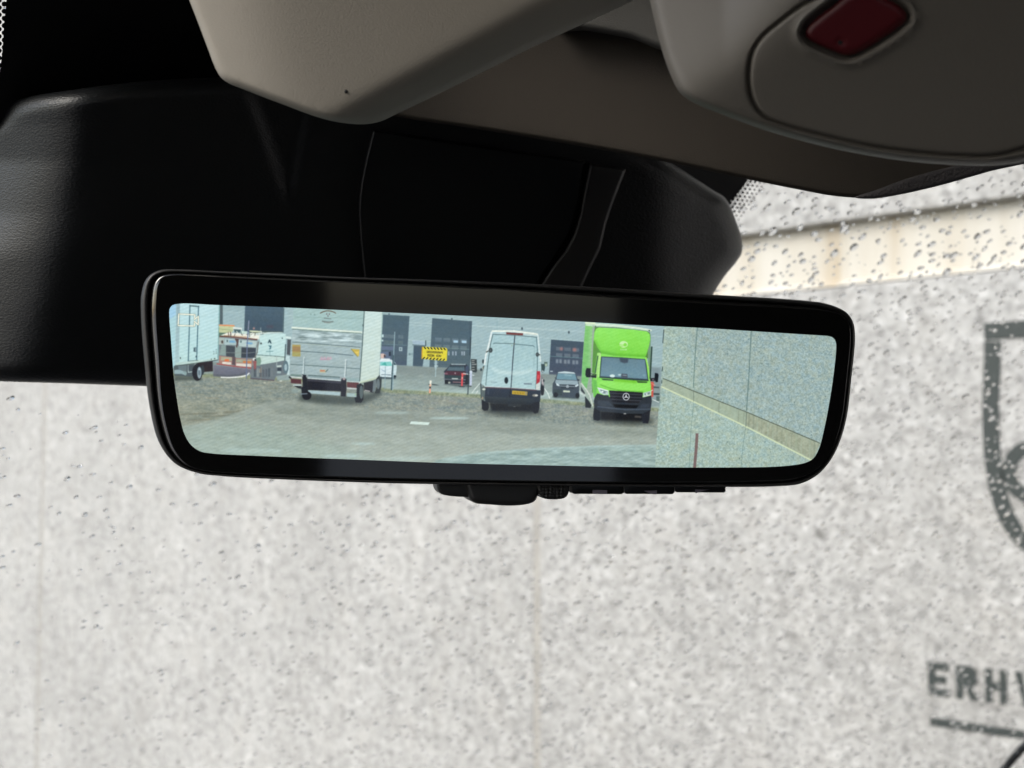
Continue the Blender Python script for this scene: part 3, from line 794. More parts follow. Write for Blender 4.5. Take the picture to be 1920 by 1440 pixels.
rect(120, 555, 300, 610, (116, 130, 162), .03, a=.55); rect(385, 565, 435, 625, (168, 190, 195), .05); rect(398, 580, 420, 612, (90, 112, 122), a=.8)
line([(115, 520), (500, 540)], .8, (120, 150, 155)); line([(860, 570), (1450, 600)], .8, (120, 150, 150))
rect(120, 376, 155, 420, (190, 215, 215)); rect(118, 455, 150, 482, (190, 215, 215))
rect(96, 760, 500, 835, (72, 84, 108), .03, a=.5)
rect(300, 690, 500, 840, (74, 92, 100), a=.3)
poly([(605, 540), (782, 548), (738, 866), (592, 855)], (70, 90, 104)); line([(588, 532), (782, 545)], 1.6, (96, 118, 128))
rect(590, 462, 768, 520, (165, 188, 205), .08, a=.8); rect(780, 465, 792, 550, (52, 70, 78))
ell(545, 672, 16, 16, (100, 125, 130), soft=1.5); ell(582, 674, 9, 14, (110, 135, 140), soft=1.5)
ell(236, 70, 10, 11, (60, 76, 84)); ell(1178, 145, 11, 13, (56, 72, 80))
frame(880, 600, 7.2)
poly([(0, 15), (36, 18), (12, 560), (0, 560)], (72, 92, 104))
poly([(1104, 264), (1548, 296), (1512, 800), (1074, 760)], (66, 84, 98), c2=(70, 80, 98))
for k in range(6): line([(1100 - k*5, 330 + k*72), (1540, 355 + k*70)], .6, (56, 74, 88), a=.6)
for i, x in enumerate((1172, 1282, 1394)):
    rect(x, 362 + i*8, x + 88, 408 + i*8, (96, 110, 122), .06); rect(x - 2, 444 + i*8, x + 84, 492 + i*8, (98, 112, 124), .06)
    for j in (0, 46): rect(x + j - 4, 528 + i*8, x + j + 30, 582 + i*8, (150, 162, 172), .05, a=.7, soft=1.4)
ell(1244, 390, 20, 22, (200, 120, 112), soft=2.5, a=.7); ell(1420, 402, 26, 24, (205, 124, 112), soft=2.5, a=.7)
line([(1084, 488), (1530, 516)], .8, (110, 150, 152)); rect(1090, 686, 1128, 700, (190, 205, 210))
ell(712, 116, 12, 20, (70, 86, 92)); ell(1344, 166, 12, 19, (70, 86, 92))
rect(1010, 565, 1055, 625, (88, 110, 104)); rect(1020, 590, 1050, 625, (170, 190, 170))
# -- yard behind the fence line
frame(0, 0, 1)
yard = [(300, 676), (560, 682), (700, 684), (745, 685), (800, 688), (850, 690), (905, 694), (960, 698), (1030, 702), (1090, 706), (1250, 716), (1250, 790), (300, 760)]
poly(yard, (136, 150, 146), c2=(170, 192, 188), soft=1.2, tex=N_str, texa=.05)
poly([(700, 684), (905, 694), (1100, 706), (1100, 716), (905, 708), (700, 700)], (128, 142, 140), soft=4, a=.6)
for q in range(14):   # sheen on the wet paving
    x = 720 + q * 37 + (q * 53 % 29); y = 716 + (x - 720) * .045 + (q * 17 % 18); ell(x, y, 34, 4.5, (182, 206, 200), soft=4, a=.4)
line([(896, 733), (880, 756)], 1.6, (215, 225, 222)); 
frame(880, 600, 7.2); line([(140, 860), (85, 920), (35, 985)], 1.6, (218, 232, 226)); line([(1015, 925), (1060, 990), (1085, 1058)], 1.8, (220, 232, 226)); line([(1480, 975), (1550, 1015)], 1.6, (215, 228, 222))
# -- gravel verge
frame(0, 0, 1)
grav = [(300, 700), (360, 701), (440, 703), (540, 708), (640, 716), (735, 731), (800, 734), (880, 739), (960, 744), (1080, 754), (1160, 760), (1240, 766), (1240, 900), (300, 900)]
poly(grav, (142, 151, 142), soft=1.0, c2=(142, 153, 144), tex=N_med, texa=.06)
poly([(a, b_ - 1) for a, b_ in grav[:12]] + [(a, b_ + 6) for a, b_ in grav[:12][::-1]], (140, 152, 108), soft=1.6, a=.5, tex=N_med, texa=.15)
x0i, x1i, y0i, y1i, mg = pmask(cv(grav), 1.0)
sub = img[y0i:y1i, x0i:x1i]
sub += mg[..., None] * (N_r[y0i:y1i, x0i:x1i, None] * np.array([.09, .075, .05], np.float32) + N_str[y0i:y1i, x0i:x1i, None] * np.array([.07, .05, .03], np.float32) + N_big[y0i:y1i, x0i:x1i, None] * np.array([.04, .02, .0], np.float32))
poly([(300, 745), (420, 752), (520, 745), (460, 775), (400, 790), (300, 812)], (160, 162, 140), soft=8, a=.35, tex=N_str, texa=.12)
for k in range(46):
    x = rng.uniform(325, 560); y = rng.uniform(712, 792) - max(0, x - 480) * .35; L = rng.uniform(6, 34)
    line([(x, y), (x + L, y + L * .03)], rng.uniform(.8, 1.8), random.choice(((112, 112, 92), (166, 172, 146), (104, 116, 112), (150, 142, 118))), a=.4, soft=1.3)
for (x, y, L) in ((338, 777, 70), (380, 781, 50), (350, 788, 60), (420, 773, 40)): line([(x, y), (x + L, y - 2)], 2.4, (106, 104, 88), a=.5, soft=1.6)
for k in range(90):
    x = rng.uniform(720, 1230); y = rng.uniform(738, 772) + (x - 720) * .055; L = rng.uniform(4, 16)
    line([(x, y), (x + L, y)], rng.uniform(.8, 1.6), random.choice(((116, 116, 96), (164, 168, 150), (108, 116, 112), (140, 128, 110), (132, 134, 160))), a=.4, soft=1.2)
# -- asphalt apron
asp = [(300, 812), (337, 800), (370, 795), (396, 788), (430, 779), (454, 770), (480, 760), (498, 754), (540, 751), (600, 754), (680, 764), (760, 771), (860, 776), (960, 786), (1060, 795), (1150, 799), (1240, 803), (1240, 900), (300, 900)]
poly(asp, (154, 164, 155), c2=(176, 190, 180), soft=2.2, tex=N_str, texa=.05)
poly([(500, 756), (700, 768), (960, 789), (1240, 806), (1240, 822), (960, 812), (640, 790), (520, 776)], (130, 141, 133), soft=5, a=.45, tex=N_str, texa=.05)
poly([(300, 815), (420, 790), (500, 800), (700, 858), (700, 900), (300, 900)], (160, 182, 172), soft=12, a=.5, tex=N_str, texa=.06)
for (x, y, rx, ry, a_) in ((735, 774, 34, 1.8, .55), (842, 784, 38, 2.0, .75), (680, 832, 24, 2, .6), (640, 855, 40, 3, .5), (470, 845, 60, 5, .3), (760, 860, 50, 4, .3)):
    ell(x, y, rx, ry, (196, 222, 220), soft=2.4, a=a_)
poly([(820, 862), (900, 850), (1000, 842), (1120, 837), (1235, 835), (1235, 885), (800, 880)], (152, 180, 178), soft=3, a=.7, tex=N_str, texa=.14)
line([(830, 861), (900, 850), (1000, 842), (1120, 837), (1235, 835)], 1.8, (178, 205, 204), soft=2)
poly([(771, 790), (806, 792), (803, 797), (768, 795)], (212, 232, 224))
# -- side wall on the right of the picture
sw = [(1246, 600), (1600, 600), (1600, 900), (1226, 900), (1229, 860), (1234, 780), (1240, 700)]
poly(sw, (166, 188, 178), soft=.7)
frame(1200, 540, 3.693)
poly([(300, 200), (1400, 200), (1400, 1400), (900, 1000), (400, 700)], (152, 172, 172), a=.6, soft=26)
frame(0, 0, 1)
x0i, x1i, y0i, y1i, mg = pmask(cv(sw), .7); sub = img[y0i:y1i, x0i:x1i]
sub += mg[..., None] * (N_fine[y0i:y1i, x0i:x1i, None] * np.array([.10, .10, .11], np.float32) + N_gr[y0i:y1i, x0i:x1i, None] * .085 + N_g[y0i:y1i, x0i:x1i, None] * np.array([.02, .005, -.022], np.float32) + N_b[y0i:y1i, x0i:x1i, None] * np.array([-.014, .0, .016], np.float32))
frame(1200, 540, 3.693)
for k in range(60):
    ell(rng.uniform(420, 1340), rng.uniform(300, 1200), rng.uniform(1.5, 3.5), rng.uniform(2, 5), (70, 95, 95), a=.7, soft=.6)
line([(397, 270), (378, 520), (370, 690)], 1.5, (104, 132, 128)); line([(372, 790), (352, 990), (340, 1240)], .8, (112, 142, 136))
line([(770, 300), (757, 560), (738, 850)], 1.8, (104, 130, 128)); line([(732, 960), (712, 1100), (700, 1240)], .9, (118, 145, 138))
poly([(160, 628), (370, 715), (740, 862), (1250, 1078), (1190, 1192), (735, 958), (372, 785), (150, 680)], (164, 180, 160), tex=N_med, texa=.04)
poly([(740, 866), (1250, 1080), (1190, 1190), (735, 958)], (160, 164, 142), soft=3, a=.6, tex=N_med, texa=.12)
for k in range(26):
    x = 390 + k * 33 + rng.uniform(-8, 8); yt = 722 + (x - 370) * .405; yb = 785 + (x - 372) * .495
    line([(x, yt), (x - 4, yb)], rng.uniform(1, 3.5), random.choice(((170, 188, 168), (134, 146, 128), (160, 176, 154))), a=.55, soft=1.2)
line([(160, 626), (370, 713), (740, 860), (1250, 1076)], 1.3, (78, 84, 70)); line([(150, 684), (372, 787), (735, 960), (1190, 1195)], 2.8, (208, 222, 186))
line([(370, 715), (372, 785)], 1.2, (120, 135, 122)); line([(738, 862), (733, 958)], 1.4, (112, 126, 112))
line([(395, 1012), (390, 1100), (378, 1240)], 5.4, (124, 106, 104), soft=.6)
for (a0, b0, a1, b1) in ((165, 290, 158, 380), (158, 545, 153, 575), (152, 640, 150, 660)): line([(a0, b0), (a1, b1)], 1.2, (40, 54, 56))

# -- left white box truck
frame(300, 560, 8)
poly([(130, 60), (240, 60), (245, 240), (160, 310), (140, 300)], (165, 208, 232))
poly([(130, 330), (250, 235), (290, 260), (225, 1010), (130, 1100)], (176, 214, 220))
poly([(248, 60), (895, 75), (885, 560), (865, 915), (265, 1005), (225, 1000), (220, 930)], (194, 226, 230), c2=(190, 224, 222), tex=N_str, texa=.02)
poly([(248, 60), (300, 60), (285, 960), (222, 1000)], (150, 178, 186), c2=(175, 205, 208))
for k in range(34):
    line([(300 - k*.5, 85 + k*27), (880 - k*.8, 100 + k*23)], .5, (172, 212, 222), a=.35, soft=.4)
line([(893, 75), (868, 915)], 1.6, (120, 165, 165))
line([(450, 100), (436, 560), (424, 940)], 1.9, (78, 112, 124)); line([(578, 110), (562, 560), (550, 930)], 1.7, (70, 104, 118)); line([(448, 106), (582, 118)], 2.2, (82, 108, 114)); line([(420, 940), (555, 925)], 1.6, (80, 100, 104))
poly([(240, 960), (865, 895), (865, 918), (240, 1005)], (190, 215, 208), a=.9); line([(228, 1006), (400, 988), (870, 920)], 1.4, (70, 80, 78))
poly([(505, 735), (545, 730), (543, 800), (503, 795)], (74, 96, 104)); rect(525, 740, 542, 790, (150, 175, 180)); ell(542, 868, 8, 18, (66, 84, 90)); ell(306, 890, 9, 16, (78, 94, 92))
for x, y in ((800, 790), (800, 820), (836, 760), (838, 790), (838, 815)): rect(x, y, x + 14, y + 14, (96, 116, 116), a=.8)
ell(770, 908, 9, 9, (80, 96, 92)); ell(820, 900, 10, 10, (70, 84, 80)); ell(566, 930, 8, 8, (120, 140, 130))
poly([(205, 1010), (560, 975), (560, 1160), (470, 1175), (215, 1160)], (88, 100, 104)); poly([(215, 1070), (340, 1060), (400, 1110), (380, 1150), (330, 1130), (215, 1128)], (150, 175, 178))
poly([(270, 1010), (400, 1000), (400, 1090), (350, 1090), (280, 1060)], (110, 126, 130)); poly([(560, 965), (790, 935), (795, 1090), (660, 1100), (560, 1120)], (52, 48, 52))
line([(425, 1000), (425, 1105), (500, 1095), (530, 975)], 1.6, (178, 196, 194)); rect(425, 1000, 500, 1075, (74, 84, 92), a=.7)
ell(380, 1120, 20, 32, (140, 165, 165)); poly([(215, 1158), (500, 1170), (620, 1190), (640, 1230), (450, 1225), (215, 1235)], (84, 94, 90), soft=2.5, a=.9)
ell(560, 1105, 78, 128, (44, 46, 52)); ell(638, 1070, 26, 75, (56, 66, 72)); ell(590, 1110, 32, 88, (150, 172, 182)); ell(590, 1110, 17, 50, (110, 128, 138)); ell(592, 1060, 14, 14, (190, 205, 210)); ell(594, 1165, 13, 20, (150, 166, 172))
# camera symbol of the display
for P in ([(282, 230), (522, 242)], [(282, 230), (272, 402)], [(272, 402), (516, 410)], [(522, 242), (519, 290)], [(517, 362), (516, 410)], [(516, 312), (574, 266)], [(574, 266), (574, 392)], [(574, 392), (516, 340)]):
    line(P, 3.4, (110, 130, 112), a=.6); line(P, 2.0, (250, 250, 232), soft=.4)

# -- refuse trucks behind the fence
frame(400, 570, 9)
poly([(95, 350), (330, 360), (380, 400), (300, 490), (200, 510), (95, 500)], (196, 206, 164)); line([(100, 358), (230, 362), (350, 368)], 2.4, (226, 150, 108)); line([(100, 420), (300, 440)], 1.6, (160, 176, 138))
poly([(95, 480), (260, 490), (260, 560), (95, 560)], (96, 124, 110))
poly([(330, 385), (480, 400), (480, 450), (340, 460)], (220, 232, 228)); poly([(340, 425), (470, 430), (450, 485), (360, 480)], (80, 104, 108))
poly([(95, 560), (740, 600), (740, 1000), (95, 1000)], (120, 132, 136))
poly([(90, 565), (190, 572), (170, 690), (90, 685)], (170, 186, 180)); ell(150, 640, 16, 28, (84, 74, 70))
poly([(190, 575), (365, 590), (400, 690), (180, 690)], (176, 200, 200)); poly([(420, 600), (740, 625), (720, 735), (430, 715)], (186, 206, 204))
poly([(140, 690), (215, 690), (215, 870), (100, 860)], (140, 162, 158)); poly([(215, 700), (370, 715), (365, 900), (215, 885)], (74, 82, 88)); poly([(370, 700), (480, 720), (470, 915), (365, 905)], (146, 166, 162)); poly([(475, 735), (715, 745), (710, 905), (470, 905)], (68, 76, 86))
line([(220, 820), (560, 830), (700, 815)], .9, (140, 150, 146)); rect(270, 615, 370, 650, (120, 170, 205), .05, soft=1.4); rect(560, 645, 660, 675, (110, 160, 200), .05, soft=1.4)
rect(225, 605, 245, 640, (70, 92, 96)); rect(456, 615, 476, 655, (70, 92, 96))
poly([(360, 580), (430, 590), (425, 640), (400, 745), (380, 720), (395, 650)], (96, 78, 78))
poly([(120, 530), (250, 480), (560, 510), (830, 530), (840, 575), (740, 600), (600, 575), (300, 540)], (238, 240, 226)); line([(110, 545), (350, 560), (560, 580), (740, 600)], 2.2, (110, 72, 66)); line([(180, 530), (560, 555)], 1, (180, 130, 90))
line([(290, 470), (290, 530)], 1.6, (110, 80, 80)); poly([(460, 455), (580, 460), (570, 510), (470, 495)], (200, 226, 216)); poly([(600, 445), (800, 455), (830, 470), (700, 490), (620, 470)], (212, 222, 190)); line([(620, 480), (830, 500), (900, 470)], 2.4, (90, 100, 92)); poly([(610, 490), (700, 490), (720, 530), (600, 545)], (232, 240, 228))
line([(700, 505), (1080, 480), (1170, 478)], 2.6, (214, 232, 226)); line([(830, 460), (1200, 470)], 2.0, (86, 104, 104)); line([(940, 520), (1180, 500)], 1.2, (92, 110, 104)); ell(684, 412, 14, 18, (215, 160, 150), soft=1.5); line([(800, 400), (800, 460)], 1.2, (150, 170, 175))
for k in range(26):
    x = 250 + k * 24; line([(x, 500 + rng.uniform(-40, 30)), (x + rng.uniform(-20, 40), 520 + rng.uniform(-30, 40))], rng.uniform(.8, 2), random.choice(((236, 242, 232), (96, 84, 80), (210, 226, 216), (70, 88, 88))), a=.8)
poly([(95, 870), (330, 900), (330, 1020), (95, 1010)], (170, 132, 122)); poly([(130, 890), (320, 905), (315, 960), (125, 950)], (176, 176, 150)); rect(190, 930, 265, 970, (222, 120, 80)); rect(150, 975, 300, 1015, (226, 222, 210), .05)
poly([(370, 910), (660, 930), (655, 1100), (350, 1060)], (168, 128, 120)); poly([(385, 925), (640, 945), (640, 1000), (380, 985)], (166, 170, 150)); rect(500, 960, 640, 995, (205, 130, 84), .03); rect(385, 1000, 640, 1050, (222, 218, 206), .05); line([(340, 1050), (700, 1090)], 2.5, (160, 92, 94)); line([(60, 1010), (340, 1050)], 2, (170, 84, 84))
poly([(318, 885), (375, 895), (372, 1040), (315, 1020)], (100, 88, 92))
poly([(0, 1030), (540, 1085), (640, 1110), (640, 1180), (540, 1200), (300, 1240), (0, 1220)], (124, 126, 140), soft=1.4, c2=(104, 110, 122)); line([(0, 1195), (250, 1215), (480, 1190), (560, 1150)], 2, (84, 90, 98), soft=1.4, a=.7)
line([(130, 1238), (250, 1242), (380, 1236), (480, 1225), (560, 1205), (606, 1165)], 2.2, (238, 244, 240))
poly([(770, 545), (860, 510), (1225, 490), (1222, 870), (1180, 930), (830, 930), (720, 870), (730, 740), (790, 660)], (200, 230, 228), c2=(190, 222, 220))
poly([(720, 870), (1215, 880), (1215, 960), (900, 1010), (830, 1070), (760, 1060), (730, 960)], (196, 220, 212)); line([(730, 858), (1050, 880), (1290, 905)], 1, (84, 104, 104))
poly([(1220, 545), (1315, 555), (1310, 590), (1225, 585)], (214, 236, 234)); poly([(1250, 595), (1312, 598), (1295, 868), (1240, 850)], (84, 92, 98)); poly([(1225, 870), (1290, 880), (1290, 1200), (1240, 1200), (1215, 960)], (196, 220, 222))
poly([(940, 600), (960, 600), (985, 670), (962, 665), (945, 640), (930, 665), (918, 660)], (60, 84, 94)); poly([(925, 700), (985, 700), (970, 760), (940, 772), (955, 730)], (80, 120, 130)); line([(890, 800), (1010, 798)], 1.2, (110, 150, 150)); line([(955, 780), (955, 860)], 1, (130, 165, 165))
ell(805, 665, 16, 18, (84, 96, 96)); ell(1164, 578, 12, 12, (90, 112, 116)); line([(760, 640), (740, 820), (700, 900)], 2, (120, 120, 116)); line([(1220, 680), (1205, 960)], 1.6, (60, 76, 84))
poly([(650, 1040), (900, 1010), (1215, 950), (1260, 1040), (1240, 1190), (1060, 1220), (1030, 1290), (620, 1260)], (112, 124, 130)); ell(1222, 1065, 46, 110, (100, 124, 134)); ell(1222, 1070, 24, 60, (165, 190, 196)); poly([(1070, 1040), (1150, 1030), (1150, 1060), (1070, 1070)], (196, 212, 206)); rect(1080, 1075, 1150, 1130, (66, 76, 86)); rect(1075, 1135, 1140, 1170, (170, 190, 188))
poly([(700, 920), (790, 895), (810, 960), (790, 1040), (730, 1040)], (128, 158, 144)); ell(690, 935, 26, 26, (225, 228, 222)); ell(708, 945, 16, 20, (60, 60, 66)); poly([(780, 1090), (815, 1070), (810, 1160), (775, 1160)], (215, 205, 180)); poly([(670, 960), (730, 960), (720, 1100), (690, 1130)], (150, 96, 98))
for k in range(8): rect(640 + k*48, 1060 + (k*37 % 50), 668 + k*48, 1230, random.choice(((90, 96, 104), (150, 160, 158), (74, 84, 92), (120, 130, 134))), a=.8, soft=1.2)
line([(630, 1255), (1025, 1290)], 2, (96, 90, 98)); rect(800, 1050, 808, 1270, (180, 150, 130), a=.5); rect(1060, 880, 1078, 1060, (170, 186, 184), a=.7)
poly([(1060, 1215), (1290, 1200), (1290, 1290), (1080, 1290)], (150, 168, 166), soft=1.5); ell(1140, 1300, 26, 8, (215, 225, 215))
line([(600, 280), (585, 500), (570, 700), (562, 1000), (557, 1255)], 2.0, (110, 124, 152)); line([(598, 290), (592, 430)], 1.6, (140, 150, 165))
ell(868, 1330, 20, 8, (205, 208, 190))

# -- grey box truck with tail lift
frame(530, 570, 7.2)
poly([(250, 1210), (980, 1240), (1340, 1170), (1340, 1230), (1090, 1350), (900, 1370), (500, 1350), (200, 1300)], (74, 84, 82), soft=5, a=.9)
poly([(1098, 60), (1350, 60), (1350, 200), (1320, 700), (1300, 970), (1270, 1010), (1040, 1078), (1040, 1000)], (202, 224, 220), c2=(202, 220, 210), tex=N_str, texa=.03)
line([(1350, 90), (1325, 640), (1308, 950)], 1.2, (140, 172, 170)); line([(1038, 1060), (1270, 1000)], 2.4, (200, 216, 190)); line([(1040, 1075), (1270, 1018)], 1, (110, 124, 110))
poly([(140, 50), (1104, 50), (1085, 390), (1060, 800), (1040, 1060), (90, 960), (100, 800), (120, 500)], (168, 190, 192), c2=(162, 182, 184), tex=N_str, texa=.05)
poly([(140, 50), (1104, 50), (1088, 370), (125, 300)], (166, 196, 194), tex=N_str, texa=.03)
x0i, x1i, y0i, y1i, mg = pmask(cv([(140, 350), (1080, 400), (1070, 540), (130, 510)]), 5); img[y0i:y1i, x0i:x1i] += mg[..., None] * (N_str[y0i:y1i, x0i:x1i, None] * .28 + .01)
poly([(16, 50), (145, 50), (130, 430), (8, 400)], (164, 190, 194)); line([(20, 155), (140, 158)], 1, (186, 210, 208)); line([(16, 60), (6, 380)], 1.8, (76, 96, 104))
line([(126, 318), (600, 352), (1068, 383)], 3.4, (226, 240, 226)); line([(130, 338), (600, 370), (1066, 396)], 1.3, (104, 128, 120)); line([(1104, 60), (1075, 560), (1040, 1040)], 1.5, (72, 92, 92)); ell(1084, 288, 6, 16, (56, 72, 74))
line([(130, 515), (600, 548), (1050, 585)], 1.4, (100, 120, 124)); line([(125, 630), (600, 660), (950, 695)], 1.5, (96, 116, 122)); line([(110, 815), (600, 845), (1045, 875)], 1.4, (98, 120, 122)); line([(160, 175), (1080, 195)], .9, (140, 172, 166)); line([(130, 525), (1050, 596)], .8, (190, 205, 180), a=.6)
rect(130, 548, 240, 706, (176, 160, 100), .03); rect(134, 574, 238, 640, (162, 134, 98), .03, a=.9); rect(134, 655, 238, 700, (168, 166, 108), .03)
poly([(922, 606), (1038, 612), (1030, 700), (1012, 712)], (196, 176, 84)); poly([(960, 640), (1028, 640), (1024, 700)], (226, 200, 96), a=.9); line([(922, 606), (1012, 712)], 1, (130, 124, 70))
for x in (505, 545, 590, 625): poly([(x, 745), (x + 14, 712), (x + 30, 710), (x + 40, 748)], (206, 172, 186), a=.8, soft=1.2)
rect(500, 745, 640, 756, (190, 130, 150), a=.7, soft=1.2); rect(500, 885, 585, 926, (188, 190, 160), .03); rect(505, 888, 570, 910, (200, 130, 104), .05, a=.8); line([(580, 915), (612, 885)], 1.6, (90, 110, 110))
a_ = np.linspace(-1, 1, 9); line([(612 + 105*q, 92 + 32*q*q) for q in a_], 1.8, (112, 104, 92), soft=.5)
for (x, y) in ((595, 134), (630, 136), (612, 160)): poly([(x - 9, y + 12), (x, y - 14), (x + 9, y + 12), (x, y + 5)], (84, 56, 58))
line([(560, 192), (655, 200)], 1.6, (120, 134, 132)); line([(535, 232), (610, 245), (680, 238)], 2.4, (120, 134, 130)); line([(560, 252), (640, 256)], 1.2, (140, 150, 146)); rect(370, 130, 390, 150, (120, 150, 146), a=.7); rect(425, 130, 440, 155, (124, 152, 148), a=.7)
line([(290, 715), (275, 945)], 2.6, (196, 214, 214)); line([(298, 730), (290, 945)], .8, (90, 110, 116)); line([(855, 750), (838, 985)], 2.8, (200, 216, 216)); line([(866, 760), (852, 980)], .8, (90, 110, 116))
poly([(105, 945), (340, 960), (340, 990), (105, 975)], (116, 140, 136)); line([(105, 983), (260, 998)], 2.4, (206, 216, 212)); line([(90, 985), (110, 1000)], 3, (50, 56, 62))
poly([(345, 955), (790, 985), (785, 1040), (345, 1005)], (140, 162, 166)); line([(345, 1000), (780, 1032)], 2.2, (200, 215, 216)); line([(345, 962), (785, 990)], 1.4, (84, 104, 104)); poly([(840, 990), (1030, 1005), (1028, 1050), (850, 1040)], (150, 175, 174)); line([(855, 1042), (1030, 1055)], 1.8, (190, 205, 204))
poly([(108, 1005), (250, 1018), (250, 1078), (112, 1068)], (92, 62, 68)); poly([(868, 1055), (1032, 1062), (1025, 1140), (870, 1122)], (100, 66, 70)); rect(140, 1085, 255, 1105, (190, 208, 206), .03); poly([(150, 1105), (255, 1108), (250, 1150), (205, 1135)], (44, 48, 54))
line([(870, 1138), (1032, 1148)], 2.4, (200, 208, 208)); line([(1035, 1060), (1032, 1150)], 1.6, (205, 215, 210)); rect(120, 1140, 250, 1195, (150, 172, 168), a=.5, soft=2)
poly([(330, 1015), (810, 1050), (800, 1180), (330, 1160)], (40, 42, 50)); poly([(330, 1010), (800, 1045), (795, 1075), (330, 1040)], (64, 66, 76)); 
poly([(262, 950), (325, 960), (345, 1180), (335, 1225), (258, 1215), (250, 1130), (272, 1110)], (40, 44, 52)); poly([(790, 1000), (860, 1010), (862, 1150), (850, 1250), (785, 1245)], (44, 46, 54)); ell(330, 972, 14, 22, (150, 165, 168)); ell(785, 998, 14, 22, (160, 172, 174)); ell(828, 1010, 20, 18, (170, 160, 160)); ell(262, 968, 14, 14, (150, 160, 160))
poly([(345, 1165), (778, 1190), (775, 1238), (345, 1205)], (172, 196, 200)); poly([(865, 1200), (1000, 1208), (996, 1258), (865, 1250)], (166, 190, 190)); ell(985, 1220, 14, 14, (150, 185, 130), a=.5)
ell(325, 1235, 62, 58, (36, 38, 44)); poly([(262, 1200), (385, 1210), (378, 1270), (340, 1292), (290, 1290), (268, 1250)], (38, 40, 46)); line([(246, 1215), (330, 1210)], 2, (120, 134, 144))
poly([(1000, 1090), (1050, 1070), (1092, 1100), (1090, 1290), (1062, 1332), (985, 1330), (968, 1262), (998, 1258)], (42, 46, 52)); ell(1062, 1190, 26, 90, (104, 122, 124), a=.8)
poly([(1095, 1065), (1250, 1030), (1225, 1200), (1098, 1170)], (50, 52, 58)); line([(1110, 1165), (1175, 1178)], 1.8, (190, 190, 186)); poly([(1225, 1030), (1270, 1010), (1260, 1160), (1210, 1195)], (110, 124, 128))
poly([(1262, 1010), (1305, 960), (1340, 960), (1332, 1120), (1310, 1205), (1240, 1208), (1270, 1120)], (56, 64, 66)); ell(1290, 1080, 22, 70, (130, 146, 150), a=.7)
# -- parked white car beside it, fence posts
frame(700, 580, 8)
poly([(98, 1010), (340, 1020), (330, 1045), (98, 1040)], (60, 76, 84), soft=1.5)
poly([(110, 640), (250, 630), (262, 745), (240, 780), (110, 780)], (96, 112, 136)); poly([(108, 665), (150, 662), (190, 685), (150, 740), (110, 745)], (214, 190, 180)); rect(232, 638, 262, 700, (40, 52, 66)); ell(170, 700, 14, 22, (70, 60, 66))
poly([(285, 770), (330, 800), (352, 850), (350, 900), (335, 1000), (290, 1010)], (200, 222, 226)); poly([(300, 775), (345, 830), (330, 835), (298, 835)], (56, 80, 92)); ell(322, 1005, 22, 18, (30, 40, 48))
poly([(98, 750), (265, 755), (290, 800), (290, 1020), (98, 1010)], (214, 232, 236)); poly([(105, 790), (265, 785), (285, 850), (100, 845)], (130, 205, 198)); poly([(180, 790), (205, 850), (120, 825)], (60, 160, 150), a=.7)
poly([(110, 735), (250, 740), (250, 775), (110, 770)], (224, 238, 240)); poly([(265, 750), (292, 770), (290, 830), (268, 800)], (226, 240, 240)); line([(120, 978), (260, 985)], 1.2, (90, 106, 118)); line([(120, 900), (150, 920), (190, 940)], 1, (150, 170, 190))
line([(322, 340), (314, 500), (305, 690), (290, 1210)], 1.6, (150, 178, 186)); line([(302, 690), (282, 960), (270, 1210)], 2.2, (60, 84, 92)); line([(180, 860), (172, 1200)], 1.2, (140, 168, 176))
# yellow and black site sign on a post
line([(938, 770), (936, 880)], 4, (170, 195, 198)); line([(936, 880), (932, 1010)], 1.8, (165, 190, 192)); ell(940, 800, 30, 30, (150, 176, 182), a=.6, soft=1.5); rect(915, 840, 970, 860, (176, 198, 200))
poly([(738, 560), (1092, 578), (1112, 605), (1102, 770), (1080, 776), (728, 742), (726, 640)], (224, 212, 60)); line([(734, 565), (728, 740)], 1.6, (200, 150, 50))
for k in range(7):
    x = 752 + k * 49; y = 563 + k * 2.6; poly([(x, y), (x + 22, y + 1), (x + 44, y + 34), (x + 24, y + 33)], (34, 34, 30), soft=.5)
    x = 735 + k * 50; y = 744 + k * 4.2; poly([(x, y), (x + 20, y + 1), (x + 46, y - 27), (x + 26, y - 29)], (34, 34, 30), soft=.5)
GL = {'P': '111101111100100', 'A': '010101111101101', 'R': '110101110101101', 'K': '101101110101101', 'E': '111100110100111', 'I': '111010010010111', 'N': '111101101101101', 'G': '111100101101111',
      'V': '101101101101010', 'D': '110101101101110', 'H': '101101111101101'}
def mirrored(txt, x, y, wch, hch, sk):
    """small print seen mirror-wise, reading from the right"""
    for i, ch in enumerate(txt[::-1]):
        if ch == ' ': continue
        for r in range(5):
            for c in range(3):
                if GL[ch][r*3 + 2 - c] == '1':
                    xx = x + i * wch + c * wch * .29; yy = y + sk * (xx - x) + r * hch / 5
                    poly([(xx, yy), (xx + wch*.31, yy), (xx + wch*.29, yy + hch*.21), (xx - wch*.02, yy + hch*.21)], (48, 44, 24), soft=.5, a=.9)
mirrored('PARKERING', 800, 622, 27, 32, .05); mirrored('VED HEGN', 812, 672, 26, 34, .06)
# red and white bollard, flat cover on the ground
line([(860, 1075), (855, 1130)], 3.6, (236, 236, 220)); line([(854, 1130), (852, 1165)], 3.2, (235, 190, 160)); line([(852, 1165), (850, 1195)], 3, (60, 56, 60)); line([(850, 1195), (846, 1250)], 3, (235, 170, 140)); poly([(870, 1115), (940, 1125), (995, 1138), (940, 1142), (880, 1135)], (76, 88, 88)); poly([(826, 1118), (846, 1118), (846, 1135), (826, 1135)], (96, 110, 110))
